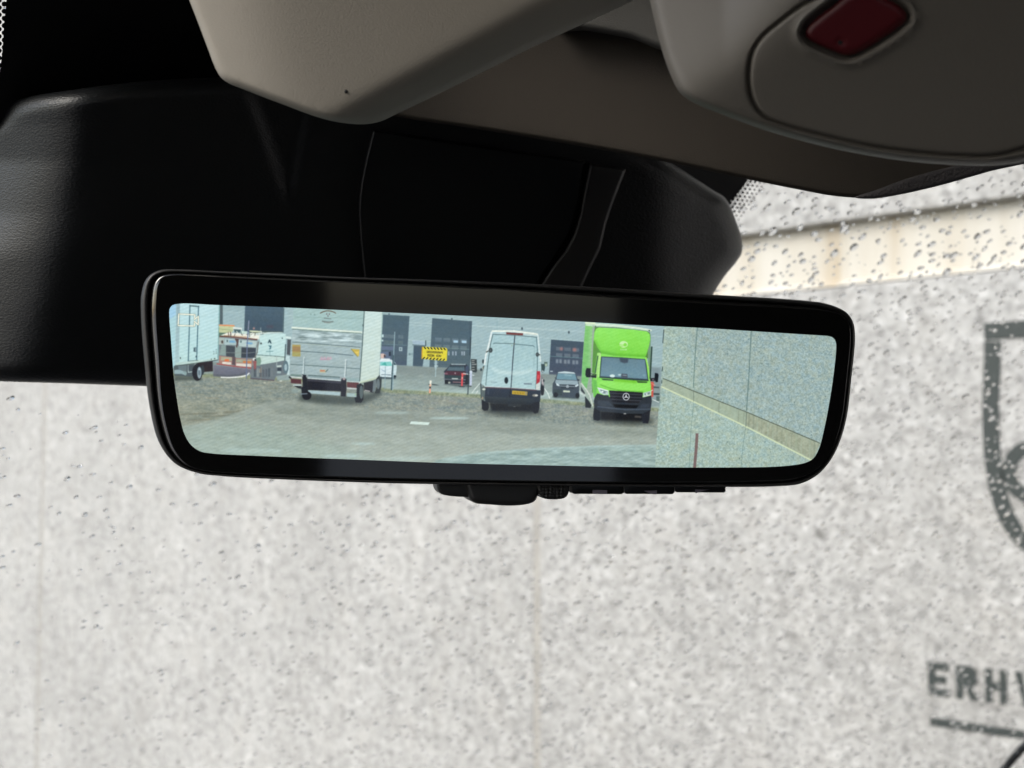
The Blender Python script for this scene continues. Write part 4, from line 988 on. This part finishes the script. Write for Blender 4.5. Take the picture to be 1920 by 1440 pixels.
# dark hatchback
poly([(1060, 1110), (1440, 1130), (1440, 1165), (1270, 1160), (1060, 1125)], (84, 96, 96), soft=2)
poly([(1060, 930), (1085, 905), (1140, 850), (1168, 815), (1390, 820), (1430, 860), (1440, 930), (1440, 1120), (1400, 1130), (1075, 1115), (1062, 1050)], (50, 56, 66))
poly([(1165, 815), (1390, 818), (1380, 835), (1170, 832)], (160, 180, 184)); poly([(1145, 848), (1360, 850), (1372, 925), (1100, 918)], (86, 108, 118)); poly([(1140, 850), (1360, 856), (1350, 870), (1145, 866)], (44, 62, 70)); poly([(1098, 925), (1385, 935), (1380, 1000), (1082, 990), (1070, 960)], (80, 50, 60)); poly([(1060, 950), (1110, 950), (1120, 975), (1065, 975)], (150, 110, 124), a=.7)
poly([(1075, 985), (1385, 1000), (1385, 1040), (1075, 1030)], (50, 70, 74)); rect(1178, 1030, 1270, 1048, (205, 216, 212), .03); ell(1228, 958, 12, 13, (176, 160, 170), a=.8); line([(1075, 1048), (1385, 1056)], 1.2, (130, 144, 146)); ell(1138, 1100, 20, 14, (176, 186, 170)); rect(1070, 1060, 1120, 1118, (34, 38, 42)); line([(1195, 1090), (1370, 1096)], 1.4, (200, 150, 150), a=.8)
ell(1412, 905, 34, 60, (70, 84, 104)); poly([(1390, 990), (1440, 980), (1440, 1120), (1380, 1128)], (40, 44, 50)); line([(1064, 950), (1066, 1115)], 1, (180, 200, 205), a=.7)
# tyre stack, barrier posts, fence post
poly([(1462, 745), (1552, 750), (1556, 930), (1540, 948), (1470, 935)], (56, 66, 68)); 
for k, y in enumerate((770, 800, 830, 868, 905)): line([(1478, y), (1545 if k == 2 else 1515, y - (6 if k == 2 else 0))], 1.6, (190, 196, 192), a=.8)
line([(1338, 965), (1332, 1040), (1328, 1145)], 3.4, (222, 84, 88)); line([(1325, 970), (1385, 975)], 2, (222, 110, 100)); ell(1334, 1030, 10, 14, (235, 180, 170)); poly([(1275, 1150), (1375, 1155), (1360, 1168), (1290, 1165)], (66, 70, 72)); line([(1350, 960), (1510, 990)], 1.6, (206, 216, 214)); line([(1464, 930), (1460, 1140)], 4.2, (192, 204, 224)); rect(1435, 1145, 1475, 1162, (74, 84, 84)); rect(1440, 925, 1482, 950, (214, 226, 236))
line([(1460, 420), (1450, 700), (1430, 1000), (1418, 1275)], 1.8, (52, 66, 72)); line([(1445, 690), (1442, 900)], 2, (96, 116, 124), a=.7)

# -- white panel van, rear view
frame(880, 600, 7.2)
poly([(170, 1190), (960, 1200), (980, 1270), (700, 1310), (420, 1300), (180, 1250)], (70, 78, 76), soft=6, a=.9)
poly([(260, 1110), (880, 1120), (860, 1240), (300, 1230)], (34, 38, 42), soft=3)
poly([(152, 700), (215, 610), (250, 430), (240, 950), (200, 1080), (160, 1040), (150, 860)], (132, 150, 150)); poly([(205, 630), (240, 460), (262, 455), (232, 700), (215, 900), (185, 900)], (96, 94, 84)); line([(195, 760), (205, 880)], 2, (196, 206, 204)); ell(186, 560, 12, 30, (40, 52, 56)); ell(160, 670, 16, 20, (60, 76, 80)); line([(155, 860), (160, 1050)], 1.4, (40, 50, 54)); ell(205, 640, 24, 24, (62, 76, 78)); ell(184, 650, 12, 20, (150, 150, 130), a=.6)
poly([(972, 740), (1000, 800), (1012, 880), (1010, 1010), (960, 1020), (955, 860)], (120, 124, 128)); ell(985, 940, 24, 80, (40, 46, 52)); ell(1003, 820, 14, 18, (56, 66, 72)); line([(985, 800), (995, 880)], 1.6, (215, 205, 205)); poly([(968, 590), (1012, 600), (1015, 690), (990, 712), (972, 700)], (62, 82, 84)); ell(992, 690, 14, 16, (170, 186, 184)); ell(1000, 640, 22, 46, (54, 74, 76))
poly([(306, 150), (330, 142), (600, 148), (860, 180), (918, 190), (932, 215), (950, 420), (968, 640), (965, 760), (955, 950), (215, 905), (160, 860), (205, 610), (250, 400), (290, 190)], (180, 208, 212), c2=(176, 206, 208), tex=N_med, texa=.03)
line([(308, 150), (600, 150), (860, 182), (920, 194)], 3.2, (234, 242, 230)); line([(300, 165), (262, 340), (225, 470), (205, 600)], 3.0, (226, 238, 236)); line([(925, 200), (945, 400), (962, 560)], 2.2, (214, 230, 228))
poly([(318, 195), (610, 206), (585, 560), (552, 905), (225, 880), (245, 620), (285, 330)], (168, 200, 204), c2=(172, 204, 208), tex=N_med, texa=.035); poly([(618, 208), (912, 232), (925, 420), (925, 700), (898, 935), (562, 912), (590, 560)], (164, 196, 200), c2=(174, 206, 208), tex=N_med, texa=.035)
line([(318, 195), (285, 330), (245, 620), (222, 880)], 1.4, (80, 104, 108)); line([(318, 192), (610, 205), (912, 232)], 1.3, (84, 108, 112)); line([(905, 235), (920, 400), (918, 640), (895, 930)], 1.4, (92, 120, 124)); poly([(498, 165), (727, 180), (724, 208), (500, 194)], (112, 56, 52)); line([(740, 186), (900, 205)], 2, (200, 214, 208))
line([(325, 322), (345, 312), (600, 320), (620, 325), (860, 348), (880, 362)], 1.5, (96, 124, 128)); line([(880, 362), (870, 640)], .8, (140, 170, 174))
line([(614, 212), (590, 500), (570, 800), (554, 1045)], 1.7, (50, 62, 72)); ell(604, 322, 8, 9, (140, 150, 130)); ell(574, 345, 7, 8, (140, 150, 110), a=.7)
poly([(305, 612), (345, 655), (420, 678), (500, 686), (570, 690), (570, 740), (470, 735), (390, 722), (330, 690), (300, 650)], (196, 222, 222), soft=2.4, a=.8); poly([(585, 690), (700, 690), (790, 680), (850, 645), (850, 670), (800, 715), (700, 745), (585, 745)], (196, 222, 222), soft=2.4, a=.8)
poly([(225, 750), (550, 790), (545, 900), (225, 880)], (186, 214, 214), soft=6, a=.5); rect(290, 830, 375, 846, (146, 172, 176), .04, a=.8); rect(735, 852, 845, 868, (106, 122, 136), .04, soft=1)
ell(499, 815, 27, 47, (70, 88, 92)); ell(499, 816, 20, 38, (28, 36, 42)); 
for (x, y, s) in ((288, 408, 1), (918, 466, .85)): ell(x, y, 26*s, 34*s, (58, 68, 70)); ell(x - 4, y, 12*s, 18*s, (84, 96, 98)); line([(x - 30*s, y + 10), (x - 60*s, y + 25)] if s == 1 else [(x + 20, y), (x + 34, y + 4)], 2.2, (74, 84, 82))
poly([(912, 690), (955, 690), (960, 760), (950, 835), (905, 870)], (176, 52, 62)); poly([(916, 740), (950, 745), (945, 790), (914, 800)], (220, 90, 92), a=.8, soft=1.2); poly([(900, 870), (950, 845), (950, 950), (897, 945)], (205, 214, 208)); line([(217, 898), (552, 918)], 1.5, (222, 236, 234)); line([(562, 920), (900, 940)], 1.5, (222, 236, 234))
poly([(215, 908), (552, 922), (900, 946), (965, 950), (955, 1100), (880, 1150), (220, 1110), (200, 1040)], (50, 60, 74), c2=(42, 50, 58)); poly([(215, 1030), (560, 1050), (860, 1065), (880, 1110), (860, 1150), (220, 1110)], (56, 66, 72), c2=(38, 44, 50)); line([(215, 910), (552, 925), (900, 948)], 2, (92, 76, 84), soft=1); line([(556, 930), (545, 1045)], 1.2, (24, 30, 38)); rect(240, 920, 268, 1010, (64, 76, 92), a=.6, soft=1.4)
poly([(165, 900), (215, 910), (205, 1090), (165, 1080)], (90, 104, 104)); ell(196, 935, 22, 14, (210, 220, 210)); ell(178, 1055, 12, 20, (180, 160, 130), a=.7); ell(888, 1018, 40, 18, (136, 136, 128)); ell(905, 1018, 20, 12, (214, 216, 206))
poly([(580, 952), (785, 968), (780, 1018), (576, 1000)], (206, 176, 60)); 
for k, x in enumerate(range(598, 750, 22)): rect(x, 966 + k*1.5, x + 12, 996 + k*1.5, (118, 96, 30), a=.75, soft=.6)
rect(752, 968, 780, 1010, (120, 124, 140), a=.6); ell(610, 1158, 20, 13, (236, 240, 238)); rect(520, 1135, 700, 1170, (48, 54, 58))
poly([(165, 1075), (262, 1120), (266, 1180), (250, 1220), (200, 1226), (170, 1200)], (34, 38, 44)); poly([(850, 1120), (948, 1100), (948, 1180), (930, 1250), (885, 1265), (846, 1230)], (36, 40, 46))
# -- small silver people carrier
poly([(1125, 1020), (1480, 1040), (1480, 1066), (1125, 1048)], (66, 80, 80), soft=2); poly([(1200, 705), (1290, 692), (1410, 705), (1440, 730), (1465, 800), (1482, 870), (1485, 1030), (1440, 1055), (1140, 1030), (1120, 980), (1125, 860), (1160, 800), (1180, 730)], (70, 82, 92))
poly([(1200, 703), (1290, 692), (1412, 706), (1435, 728), (1195, 718)], (196, 216, 220)); poly([(1195, 722), (1430, 730), (1452, 812), (1172, 800)], (112, 150, 164)); line([(1290, 740), (1380, 750)], 2, (150, 185, 192), soft=1.4); poly([(1165, 808), (1460, 818), (1475, 880), (1420, 875), (1300, 870), (1200, 870), (1160, 850)], (150, 172, 180)); poly([(1170, 850), (1210, 870), (1222, 895), (1180, 885)], (214, 232, 236)); poly([(1420, 890), (1470, 865), (1474, 885), (1440, 905)], (214, 232, 236))
poly([(1222, 872), (1425, 880), (1410, 930), (1240, 925)], (56, 66, 74)); line([(1228, 890), (1418, 900)], 1.4, (150, 166, 174)); ell(1325, 896, 18, 20, (180, 196, 204)); ell(1325, 897, 11, 13, (84, 96, 104)); line([(1325, 882), (1325, 898), (1312, 908)], .9, (200, 212, 218)); line([(1325, 898), (1338, 908)], .9, (200, 212, 218))
rect(1268, 950, 1358, 974, (206, 218, 196), .04); poly([(1135, 940), (1250, 930), (1250, 1020), (1140, 1020)], (60, 74, 78)); ell(1165, 1010, 32, 34, (38, 44, 50)); ell(1460, 1020, 28, 36, (36, 42, 48)); line([(1160, 780), (1175, 790)], 2, (60, 74, 84)); ell(1472, 810, 16, 12, (50, 60, 68)); line([(1495, 850), (1495, 960)], 1.2, (180, 196, 190))

# -- green box truck, front view
frame(1080, 590, 6.545)
poly([(905, 640), (1050, 650), (1030, 1120), (910, 1130)], (128, 146, 150), a=.6, soft=1.4); poly([(915, 820), (955, 830), (948, 1010), (915, 1010)], (206, 84, 76), soft=1.2); line([(925, 840), (970, 870)], 1.2, (230, 150, 140)); rect(950, 880, 1020, 900, (70, 84, 86), .05, a=.9); rect(950, 960, 1025, 985, (60, 74, 76), .05, a=.9); rect(985, 1000, 1025, 1060, (84, 104, 100), a=.9); line([(940, 1040), (1015, 1075)], 1.6, (214, 226, 220)); poly([(940, 650), (1030, 660), (1000, 780), (930, 740)], (120, 138, 146), a=.5, soft=2)
poly([(220, 1240), (900, 1250), (960, 1330), (700, 1360), (380, 1330), (200, 1300)], (62, 70, 68), soft=6, a=.9); poly([(290, 1180), (830, 1190), (820, 1310), (300, 1290)], (28, 30, 34), soft=3); rect(720, 1240, 800, 1262, (120, 116, 110), .05, a=.6, soft=1.5)
poly([(118, 95), (235, 110), (225, 300), (205, 700), (195, 980), (120, 930), (66, 850), (78, 600), (100, 300)], (128, 196, 112), c2=(122, 190, 118), tex=N_str, texa=.06)
poly([(170, 180), (225, 160), (205, 620), (150, 600)], (158, 206, 150), a=.6, soft=3); poly([(118, 95), (300, 105), (520, 120), (780, 155), (928, 186), (925, 205), (880, 205), (760, 180), (500, 158), (230, 150), (118, 135)], (196, 226, 196)); line([(118, 100), (230, 106)], 3, (226, 240, 206)); line([(235, 118), (500, 135), (770, 165), (920, 190)], 2.4, (222, 236, 224)); line([(240, 150), (500, 162), (880, 206)], 1.6, (96, 120, 100)); ell(238, 145, 9, 9, (70, 84, 76)); ell(900, 197, 12, 8, (64, 76, 78))
poly([(205, 130), (240, 150), (215, 320), (190, 800), (195, 1000), (215, 1150), (190, 1130), (125, 980), (66, 850), (70, 830), (130, 920), (180, 640)], (156, 176, 158)); poly([(70, 845), (130, 920), (190, 985), (200, 1020), (170, 1060), (110, 990), (60, 900)], (160, 180, 168)); line([(66, 845), (125, 920), (170, 990), (205, 1120)], 2.2, (206, 216, 206)); poly([(62, 880), (110, 960), (100, 990), (60, 930)], (60, 68, 72)); poly([(110, 1000), (160, 1060), (190, 1110), (180, 1145), (115, 1140)], (40, 46, 50)); line([(45, 940), (110, 990)], 2.4, (190, 205, 200))
poly([(230, 150), (300, 160), (905, 215), (915, 260), (910, 520), (870, 540), (870, 800), (200, 960), (205, 560)], (86, 132, 66))
poly([(215, 320), (290, 430), (330, 480), (260, 500), (240, 700), (200, 760)], (92, 150, 66)); poly([(880, 440), (915, 300), (912, 780), (890, 800)], (118, 150, 124))
poly([(278, 158), (500, 168), (700, 182), (870, 205), (905, 240), (912, 300), (895, 390), (860, 500), (840, 524), (700, 520), (480, 502), (320, 480), (270, 410), (218, 310), (225, 220), (245, 175)], (146, 232, 100), c2=(128, 216, 78), soft=.9, tex=N_str, texa=.02)
poly([(300, 440), (500, 480), (840, 500), (850, 524), (480, 502), (320, 482)], (88, 168, 46), soft=3, a=.7); poly([(218, 310), (270, 410), (320, 478), (300, 420), (250, 320)], (96, 176, 50), soft=3, a=.6)
poly([(262, 470), (330, 480), (490, 505), (860, 520), (880, 600), (912, 830), (925, 960), (920, 1010), (240, 1020), (215, 1010), (200, 830), (225, 700)], (138, 226, 92), c2=(132, 220, 90)); poly([(262, 470), (300, 465), (285, 560), (262, 760), (240, 840), (245, 700)], (170, 226, 130)); line([(270, 510), (230, 715)], 1.6, (60, 96, 52)); poly([(260, 500), (272, 505), (245, 720), (228, 720)], (70, 110, 78))
poly([(308, 512), (560, 525), (850, 545), (866, 620), (888, 805), (700, 800), (290, 765), (296, 640)], (58, 72, 82)); poly([(318, 522), (845, 552), (875, 790), (300, 755)], (104, 134, 148), c2=(114, 148, 162), tex=N_big, texa=.05); poly([(530, 530), (645, 540), (635, 590), (590, 596), (545, 580)], (70, 84, 98), soft=1.6); ell(446, 752, 32, 18, (216, 240, 236)); ell(535, 738, 20, 10, (190, 220, 224), soft=1.2); poly([(560, 722), (630, 728), (634, 775), (552, 768)], (80, 90, 102)); line([(575, 742), (620, 746)], 1.4, (150, 170, 180)); line([(290, 768), (700, 800), (888, 808)], 2, (44, 60, 66)); ell(836, 745, 16, 12, (150, 190, 196), a=.5, soft=2)
line([(300, 480), (290, 560), (275, 760)], 1.8, (196, 236, 160)); line([(860, 530), (885, 640), (905, 800)], 2.2, (166, 230, 110)); poly([(310, 785), (460, 797), (458, 812), (330, 803)], (46, 66, 46)); poly([(742, 815), (878, 822), (870, 838), (760, 835)], (46, 66, 46)); poly([(460, 790), (740, 810), (740, 850), (470, 830)], (112, 190, 40), soft=2, a=.6)
poly([(260, 810), (460, 815), (740, 845), (915, 840), (922, 905), (850, 935), (700, 945), (420, 925), (330, 890), (265, 870)], (150, 234, 104), soft=2, a=.8); line([(300, 860), (420, 905), (520, 925), (700, 942), (820, 945)], 1.6, (84, 160, 48), a=.8, soft=1.2); poly([(205, 800), (250, 800), (262, 900), (240, 1020), (218, 1000)], (110, 190, 90), soft=1.4)
poly([(262, 895), (300, 900), (396, 932), (400, 985), (340, 985), (290, 960)], (196, 220, 216)); poly([(290, 915), (385, 945), (385, 975), (330, 965)], (120, 140, 144)); line([(265, 898), (396, 935)], 1.5, (236, 246, 240)); ell(325, 945, 13, 11, (232, 244, 244)); ell(372, 962, 10, 10, (210, 225, 225)); poly([(822, 960), (918, 935), (920, 985), (830, 1010)], (190, 214, 210)); poly([(838, 968), (910, 948), (908, 978), (845, 995)], (120, 142, 140)); line([(824, 1004), (918, 985)], 1.5, (236, 246, 236)); line([(918, 938), (940, 925)], 1.5, (225, 240, 225)); ell(868, 975, 12, 9, (226, 240, 236))
poly([(262, 965), (340, 988), (400, 988), (405, 1010), (820, 1015), (840, 1012), (922, 990), (930, 1060), (915, 1180), (880, 1215), (600, 1215), (260, 1180), (225, 1150), (218, 1060), (235, 1000)], (46, 52, 60), c2=(52, 60, 68))
poly([(405, 930), (560, 938), (822, 955), (812, 1040), (770, 1085), (450, 1075), (420, 1020)], (36, 38, 44)); 
for k in range(3): line([(415 + k*8, 962 + k*38), (600, 972 + k*38), (815 - k*10, 985 + k*36)], 2.0, (62, 66, 74), soft=.7)
poly([(450, 1098), (770, 1112), (740, 1150), (480, 1140)], (24, 26, 30)); poly([(270, 1050), (400, 1060), (460, 1120), (330, 1125), (262, 1100)], (60, 70, 80), soft=1.5); poly([(800, 1100), (910, 1090), (900, 1140), (780, 1150)], (58, 66, 76), soft=1.5); line([(265, 1128), (600, 1165), (910, 1160)], 2.2, (78, 90, 104), soft=1.2); ell(600, 1215, 18, 7, (176, 178, 176))
a_ = np.linspace(0, 2*np.pi, 25); line([(615 + 38*math.cos(q), 1006 + 42*math.sin(q)) for q in a_], 1.3, (206, 212, 216), soft=.4)
for q in (-90, 30, 150): poly([(615 + 38*math.cos(R_(q)), 1006 + 42*math.sin(R_(q))), (615 + 9*math.cos(R_(q + 60)), 1006 + 9*math.sin(R_(q + 60))), (615, 1006), (615 + 9*math.cos(R_(q - 60)), 1006 + 9*math.sin(R_(q - 60)))], (226, 230, 234), soft=.4)
poly([(222, 1140), (300, 1185), (298, 1290), (270, 1302), (215, 1290), (210, 1240)], (34, 38, 44)); poly([(812, 1215), (912, 1170), (900, 1280), (885, 1335), (820, 1330), (806, 1260)], (38, 42, 50))
poly([(130, 655), (180, 658), (180, 770), (128, 768), (115, 740), (118, 690)], (26, 32, 38)); line([(180, 722), (250, 735)], 1.6, (40, 50, 50)); poly([(178, 745), (252, 740), (248, 778), (190, 770)], (36, 44, 46)); line([(185, 717), (215, 720)], 1, (190, 215, 190))
poly([(968, 715), (1005, 720), (1014, 740), (1005, 825), (980, 830), (962, 800)], (24, 30, 36)); poly([(905, 780), (965, 775), (965, 818), (912, 815)], (40, 40, 48)); ell(945, 800, 8, 12, (160, 150, 160), a=.7); line([(930, 395), (910, 780)], 2.8, (48, 70, 62))
# round pale emblem and word on the roof fairing
ell(584, 364, 52, 40, (202, 244, 176), soft=.6); poly([(530, 366), (590, 366), (590, 372), (532, 374)], (140, 222, 90), soft=.6); poly([(532, 382), (592, 382), (596, 388), (536, 390)], (140, 222, 90), soft=.6); ell(604, 369, 21, 22, (136, 222, 86), soft=.6)
for k, x in enumerate((545, 562, 580, 598, 612)): rect(x, 418, x + 11, 438, (186, 236, 170), soft=.6, a=.85)

# -- display character: faint moire, row structure, slight sensor grain
yy, xx = np.mgrid[0:CH, 0:CW].astype(np.float32)
lum = img.mean(2, keepdims=True)
moire = np.sin((xx * .42 + yy) * 2 * np.pi / 9.5 + .8 * np.sin(xx / 90.))[..., None]
side = (xx > (cv([(0, 0)])[0, 0]) - 1e9)[..., None]
img += .018 * moire * np.clip((lum - .45) * 3, 0, 1) * (xx < CW * .75)[..., None]
img += .008 * np.sin(yy * 2 * np.pi / 3.0)[..., None] * lum
img += .022 * N_fine[..., None] + .028 * N_gr[..., None] * (.35 + lum) + .008 * N_g[..., None] * np.array([1, .2, -1], np.float32) + .007 * N_b[..., None] * np.array([-.6, 0, 1], np.float32)
img = blur(img, .5)
img *= (1 - .05 * np.clip((yy / CH)[..., None] - .8, 0, 1))
# brighter, warmer or cooler across the panel as the viewing angle changes
img = np.clip(img, 0, 1)
im = bpy.data.images.new('display_picture', CW, CH, alpha=False)
px_ = np.ones((CH, CW, 4), np.float32); px_[..., :3] = img[::-1]
im.pixels.foreach_set(px_.ravel()); im.pack(); im.update()
M_DISP = bpy.data.materials.new('lit_display'); M_DISP.use_nodes = True; t = M_DISP.node_tree; b = t.nodes['Principled BSDF']
ti = t.nodes.new('ShaderNodeTexImage'); ti.image = im; ti.interpolation = 'Cubic'; ti.extension = 'EXTEND'
b.inputs['Base Color'].default_value = (.004, .004, .004, 1); b.inputs['Roughness'].default_value = .03
t.links.new(ti.outputs[0], b.inputs['Emission Color']); b.inputs['Emission Strength'].default_value = 2.0 ** -EXPOSURE

# screen surface, split along the outlines of the things it shows
def tr_(ox, oy, s, P): return [(x / s + ox, y / s + oy) for x, y in P]
shown = [
 ('pictured_box_truck', 'pale white box truck with a side door at the screen\'s left end', tr_(300, 560, 8, [(160, 45), (900, 60), (885, 560), (865, 915), (795, 930), (795, 1090), (650, 1110), (620, 1230), (500, 1230), (460, 1170), (230, 1160), (192, 900), (165, 500), (150, 300)])),
 ('pictured_refuse_truck', 'white refuse trucks with red rears behind a fence', tr_(400, 570, 9, [(104, 500), (250, 470), (480, 450), (830, 450), (1225, 480), (1228, 545), (1310, 560), (1295, 870), (1285, 1195), (1230, 1210), (1060, 1210), (1030, 1290), (620, 1250), (70, 1010), (92, 900)])),
 ('pictured_box_truck', 'grey box truck with tail lift, yellow stickers and a white side', tr_(530, 570, 7.2, [(148, 40), (1350, 40), (1345, 200), (1322, 640), (1310, 940), (1340, 965), (1330, 1130), (1308, 1205), (1098, 1180), (1090, 1300), (1060, 1334), (985, 1330), (960, 1262), (780, 1245), (385, 1222), (378, 1275), (335, 1294), (285, 1290), (262, 1220), (245, 1140), (110, 1070), (88, 985), (100, 800), (125, 430)])),
 ('pictured_car', 'white parked car beside the grey truck', tr_(700, 580, 8, [(125, 735), (265, 750), (330, 800), (352, 850), (345, 1015), (300, 1022), (270, 1035), (140, 1030), (128, 900)])),
 ('pictured_sign', 'yellow sign with black hazard stripes on a post', tr_(700, 580, 8, [(738, 560), (1092, 578), (1112, 605), (1102, 770), (1080, 776), (728, 742), (726, 640)])),
 ('pictured_car', 'dark red and black hatchback in the yard', tr_(700, 580, 8, [(1060, 930), (1085, 905), (1140, 850), (1168, 812), (1390, 818), (1425, 860), (1412, 1120), (1380, 1130), (1075, 1118), (1062, 1050)])),
 ('pictured_van', 'white panel van seen from behind with a yellow number plate', tr_(880, 600, 7.2, [(306, 148), (330, 140), (600, 146), (860, 178), (922, 190), (934, 215), (952, 420), (970, 600), (1014, 605), (1014, 700), (985, 735), (1012, 880), (1008, 1015), (952, 1040), (948, 1180), (930, 1250), (885, 1266), (840, 1230), (270, 1150), (250, 1222), (200, 1228), (168, 1200), (155, 1040), (150, 860), (165, 640), (205, 610), (250, 400), (290, 190)])),
 ('pictured_car', 'silver grey people carrier facing the camera', tr_(880, 600, 7.2, [(1200, 703), (1290, 690), (1412, 703), (1442, 730), (1468, 800), (1484, 870), (1486, 1030), (1440, 1056), (1140, 1032), (1120, 980), (1124, 860), (1160, 800), (1182, 730)])),
 ('pictured_box_truck', 'bright green box truck seen from the front', tr_(1080, 590, 6.545, [(118, 92), (520, 118), (780, 152), (930, 186), (915, 260), (935, 400), (915, 740), (968, 715), (1005, 720), (1014, 740), (1005, 828), (975, 832), (915, 820), (925, 960), (930, 1060), (915, 1180), (900, 1285), (885, 1337), (820, 1332), (806, 1220), (300, 1190), (298, 1290), (270, 1304), (214, 1290), (212, 1150), (115, 1142), (110, 1000), (58, 900), (66, 850), (78, 600), (100, 300)])),
]
ins = catmull(disp, 5); ins = ins if area(ins) > 0 else ins[::-1]
regions = []
for nm, lb, P in shown:
    P = np.array(P)
    # keep outlines inside the screen
    cc = np.array([945., 725.])
    for i in range(len(P)):
        q = P[i:i+1].copy()
        for _ in range(80):
            if inside(ins, q)[0] and segdist(ins, q)[0] > 1.2: break
            q = q + np.array([[0, 1.0]]) if q[0, 1] < 640 else q + (cc - q) * .01
        P[i] = q[0]
    regions.append((nm, lb, P))
gx_, gy_ = np.meshgrid(np.arange(320, 1570, 25), np.arange(572, 880, 25)); q = np.stack([gx_.ravel(), gy_.ravel()], 1).astype(float)
q = q[inside(ins, q)]; q = q[segdist(ins, q) > 3]
vo, T = cdt(dc, q, [r[2] for r in regions])
cen = vo[T].mean(1); owner = np.full(len(T), -1)
for i, (nm, lb, P) in enumerate(regions):
    m_ = inside(P, cen) & (owner == -1); owner[m_] = i
P3 = place_mir(vo[:, 0], vo[:, 1], np.zeros(len(vo)))
uv_ = uvm(vo[:, 0], vo[:, 1]); uv_ = np.stack([(uv_[:, 0] - U0) * KPX / CW, 1 - (V1 - uv_[:, 1]) * KPX / CH], 1)
def submesh(name, sel, parent):
    TT = T[sel]; ids, inv = np.unique(TT, return_inverse=True)
    return mesh_obj(name, P3[ids], inv.reshape(TT.shape), M_DISP, parent, uvs=uv_[ids])
scr = submesh('display_screen', owner == -1, mir); scr['label'] = 'lit screen showing a yard in front of a warehouse and a concrete wall'
for i, (nm, lb, P) in enumerate(regions):
    tag(submesh(nm, owner == i, scr), lb)

# parts under the mirror
def under(name, P, m, h0, R=4, rise=.002, back=.008, parent=mir, sp=8, **k):
    return relief(name, P, lambda x, y, h: place_mir(x, y, np.asarray(h) + h0), m, parent, R=R, rise=rise, spacing=sp, back=back, step=4, **k)
under('sensor_bump', [(822, 890), (896, 890), (896, 937), (884, 937.5), (838, 932), (830, 924), (827, 910)], M_BLACK, .010)
under('release_knob', [(880, 895), (1024, 895), (1020, 934), (1014, 945), (998, 951), (968, 953.5), (930, 951.5), (900, 948), (890, 941), (885, 928)], M_BLACK, .007, R=9, rise=.004, back=.012)
m_ = M_BLACK.copy(); m_.name = 'black_dimpled_plastic'; t = m_.node_tree; b = t.nodes['Principled BSDF']
tc = N(t, 'ShaderNodeTexCoord'); vv = N(t, 'ShaderNodeTexVoronoi', Scale=900.0, Randomness=0.0); t.links.new(tc.outputs['Object'], vv.inputs['Vector']); bump(t, b, vv.outputs['Distance'], .9, .0006)
under('textured_button', [(1012, 895), (1078, 895), (1077, 918), (1074, 932), (1067, 938), (1030, 938.5), (1022, 933), (1016, 920)], m_, .006)
icons = {0: [(1117, 920), (1144, 920.5), (1144, 928), (1117, 927.5)], 1: [(1213, 922), (1238, 921), (1238, 928.5), (1228, 928)], 2: [(1311, 919.5), (1337, 919.5), (1325, 922), (1311, 926.5)]}
labs = ['black mirror button with a pale square on it', 'black mirror button with a left pointing wedge', 'black mirror button with a right pointing wedge']
for i, (a, c, yb) in enumerate(((1079, 1176, 928.5), (1178, 1272, 928.5), (1274, 1369, 925.5))):
    bo = under('button', [(a, 900), (c, 900), (c, yb - 3), (c - 3, yb), (a + 3, yb - .5), (a, yb - 3)], M_BLACK2, .004, R=1.5, rise=.0004, smooth_outline=False, back=.006); bo['label'] = labs[i]
    under('button_symbol', icons[i], M_ICON, .0036, R=.8, rise=.0001, back=.0004, parent=bo, smooth_outline=False, sp=5)
# ball joint and stay that carry the mirror, hidden behind it
jp = place_mir(np.array([900., 905., 915.]), np.array([640., 600., 560.]), np.array([.028, .05, .085]))
tube('stay', jp, .012, M_BLACK, mir, 16)
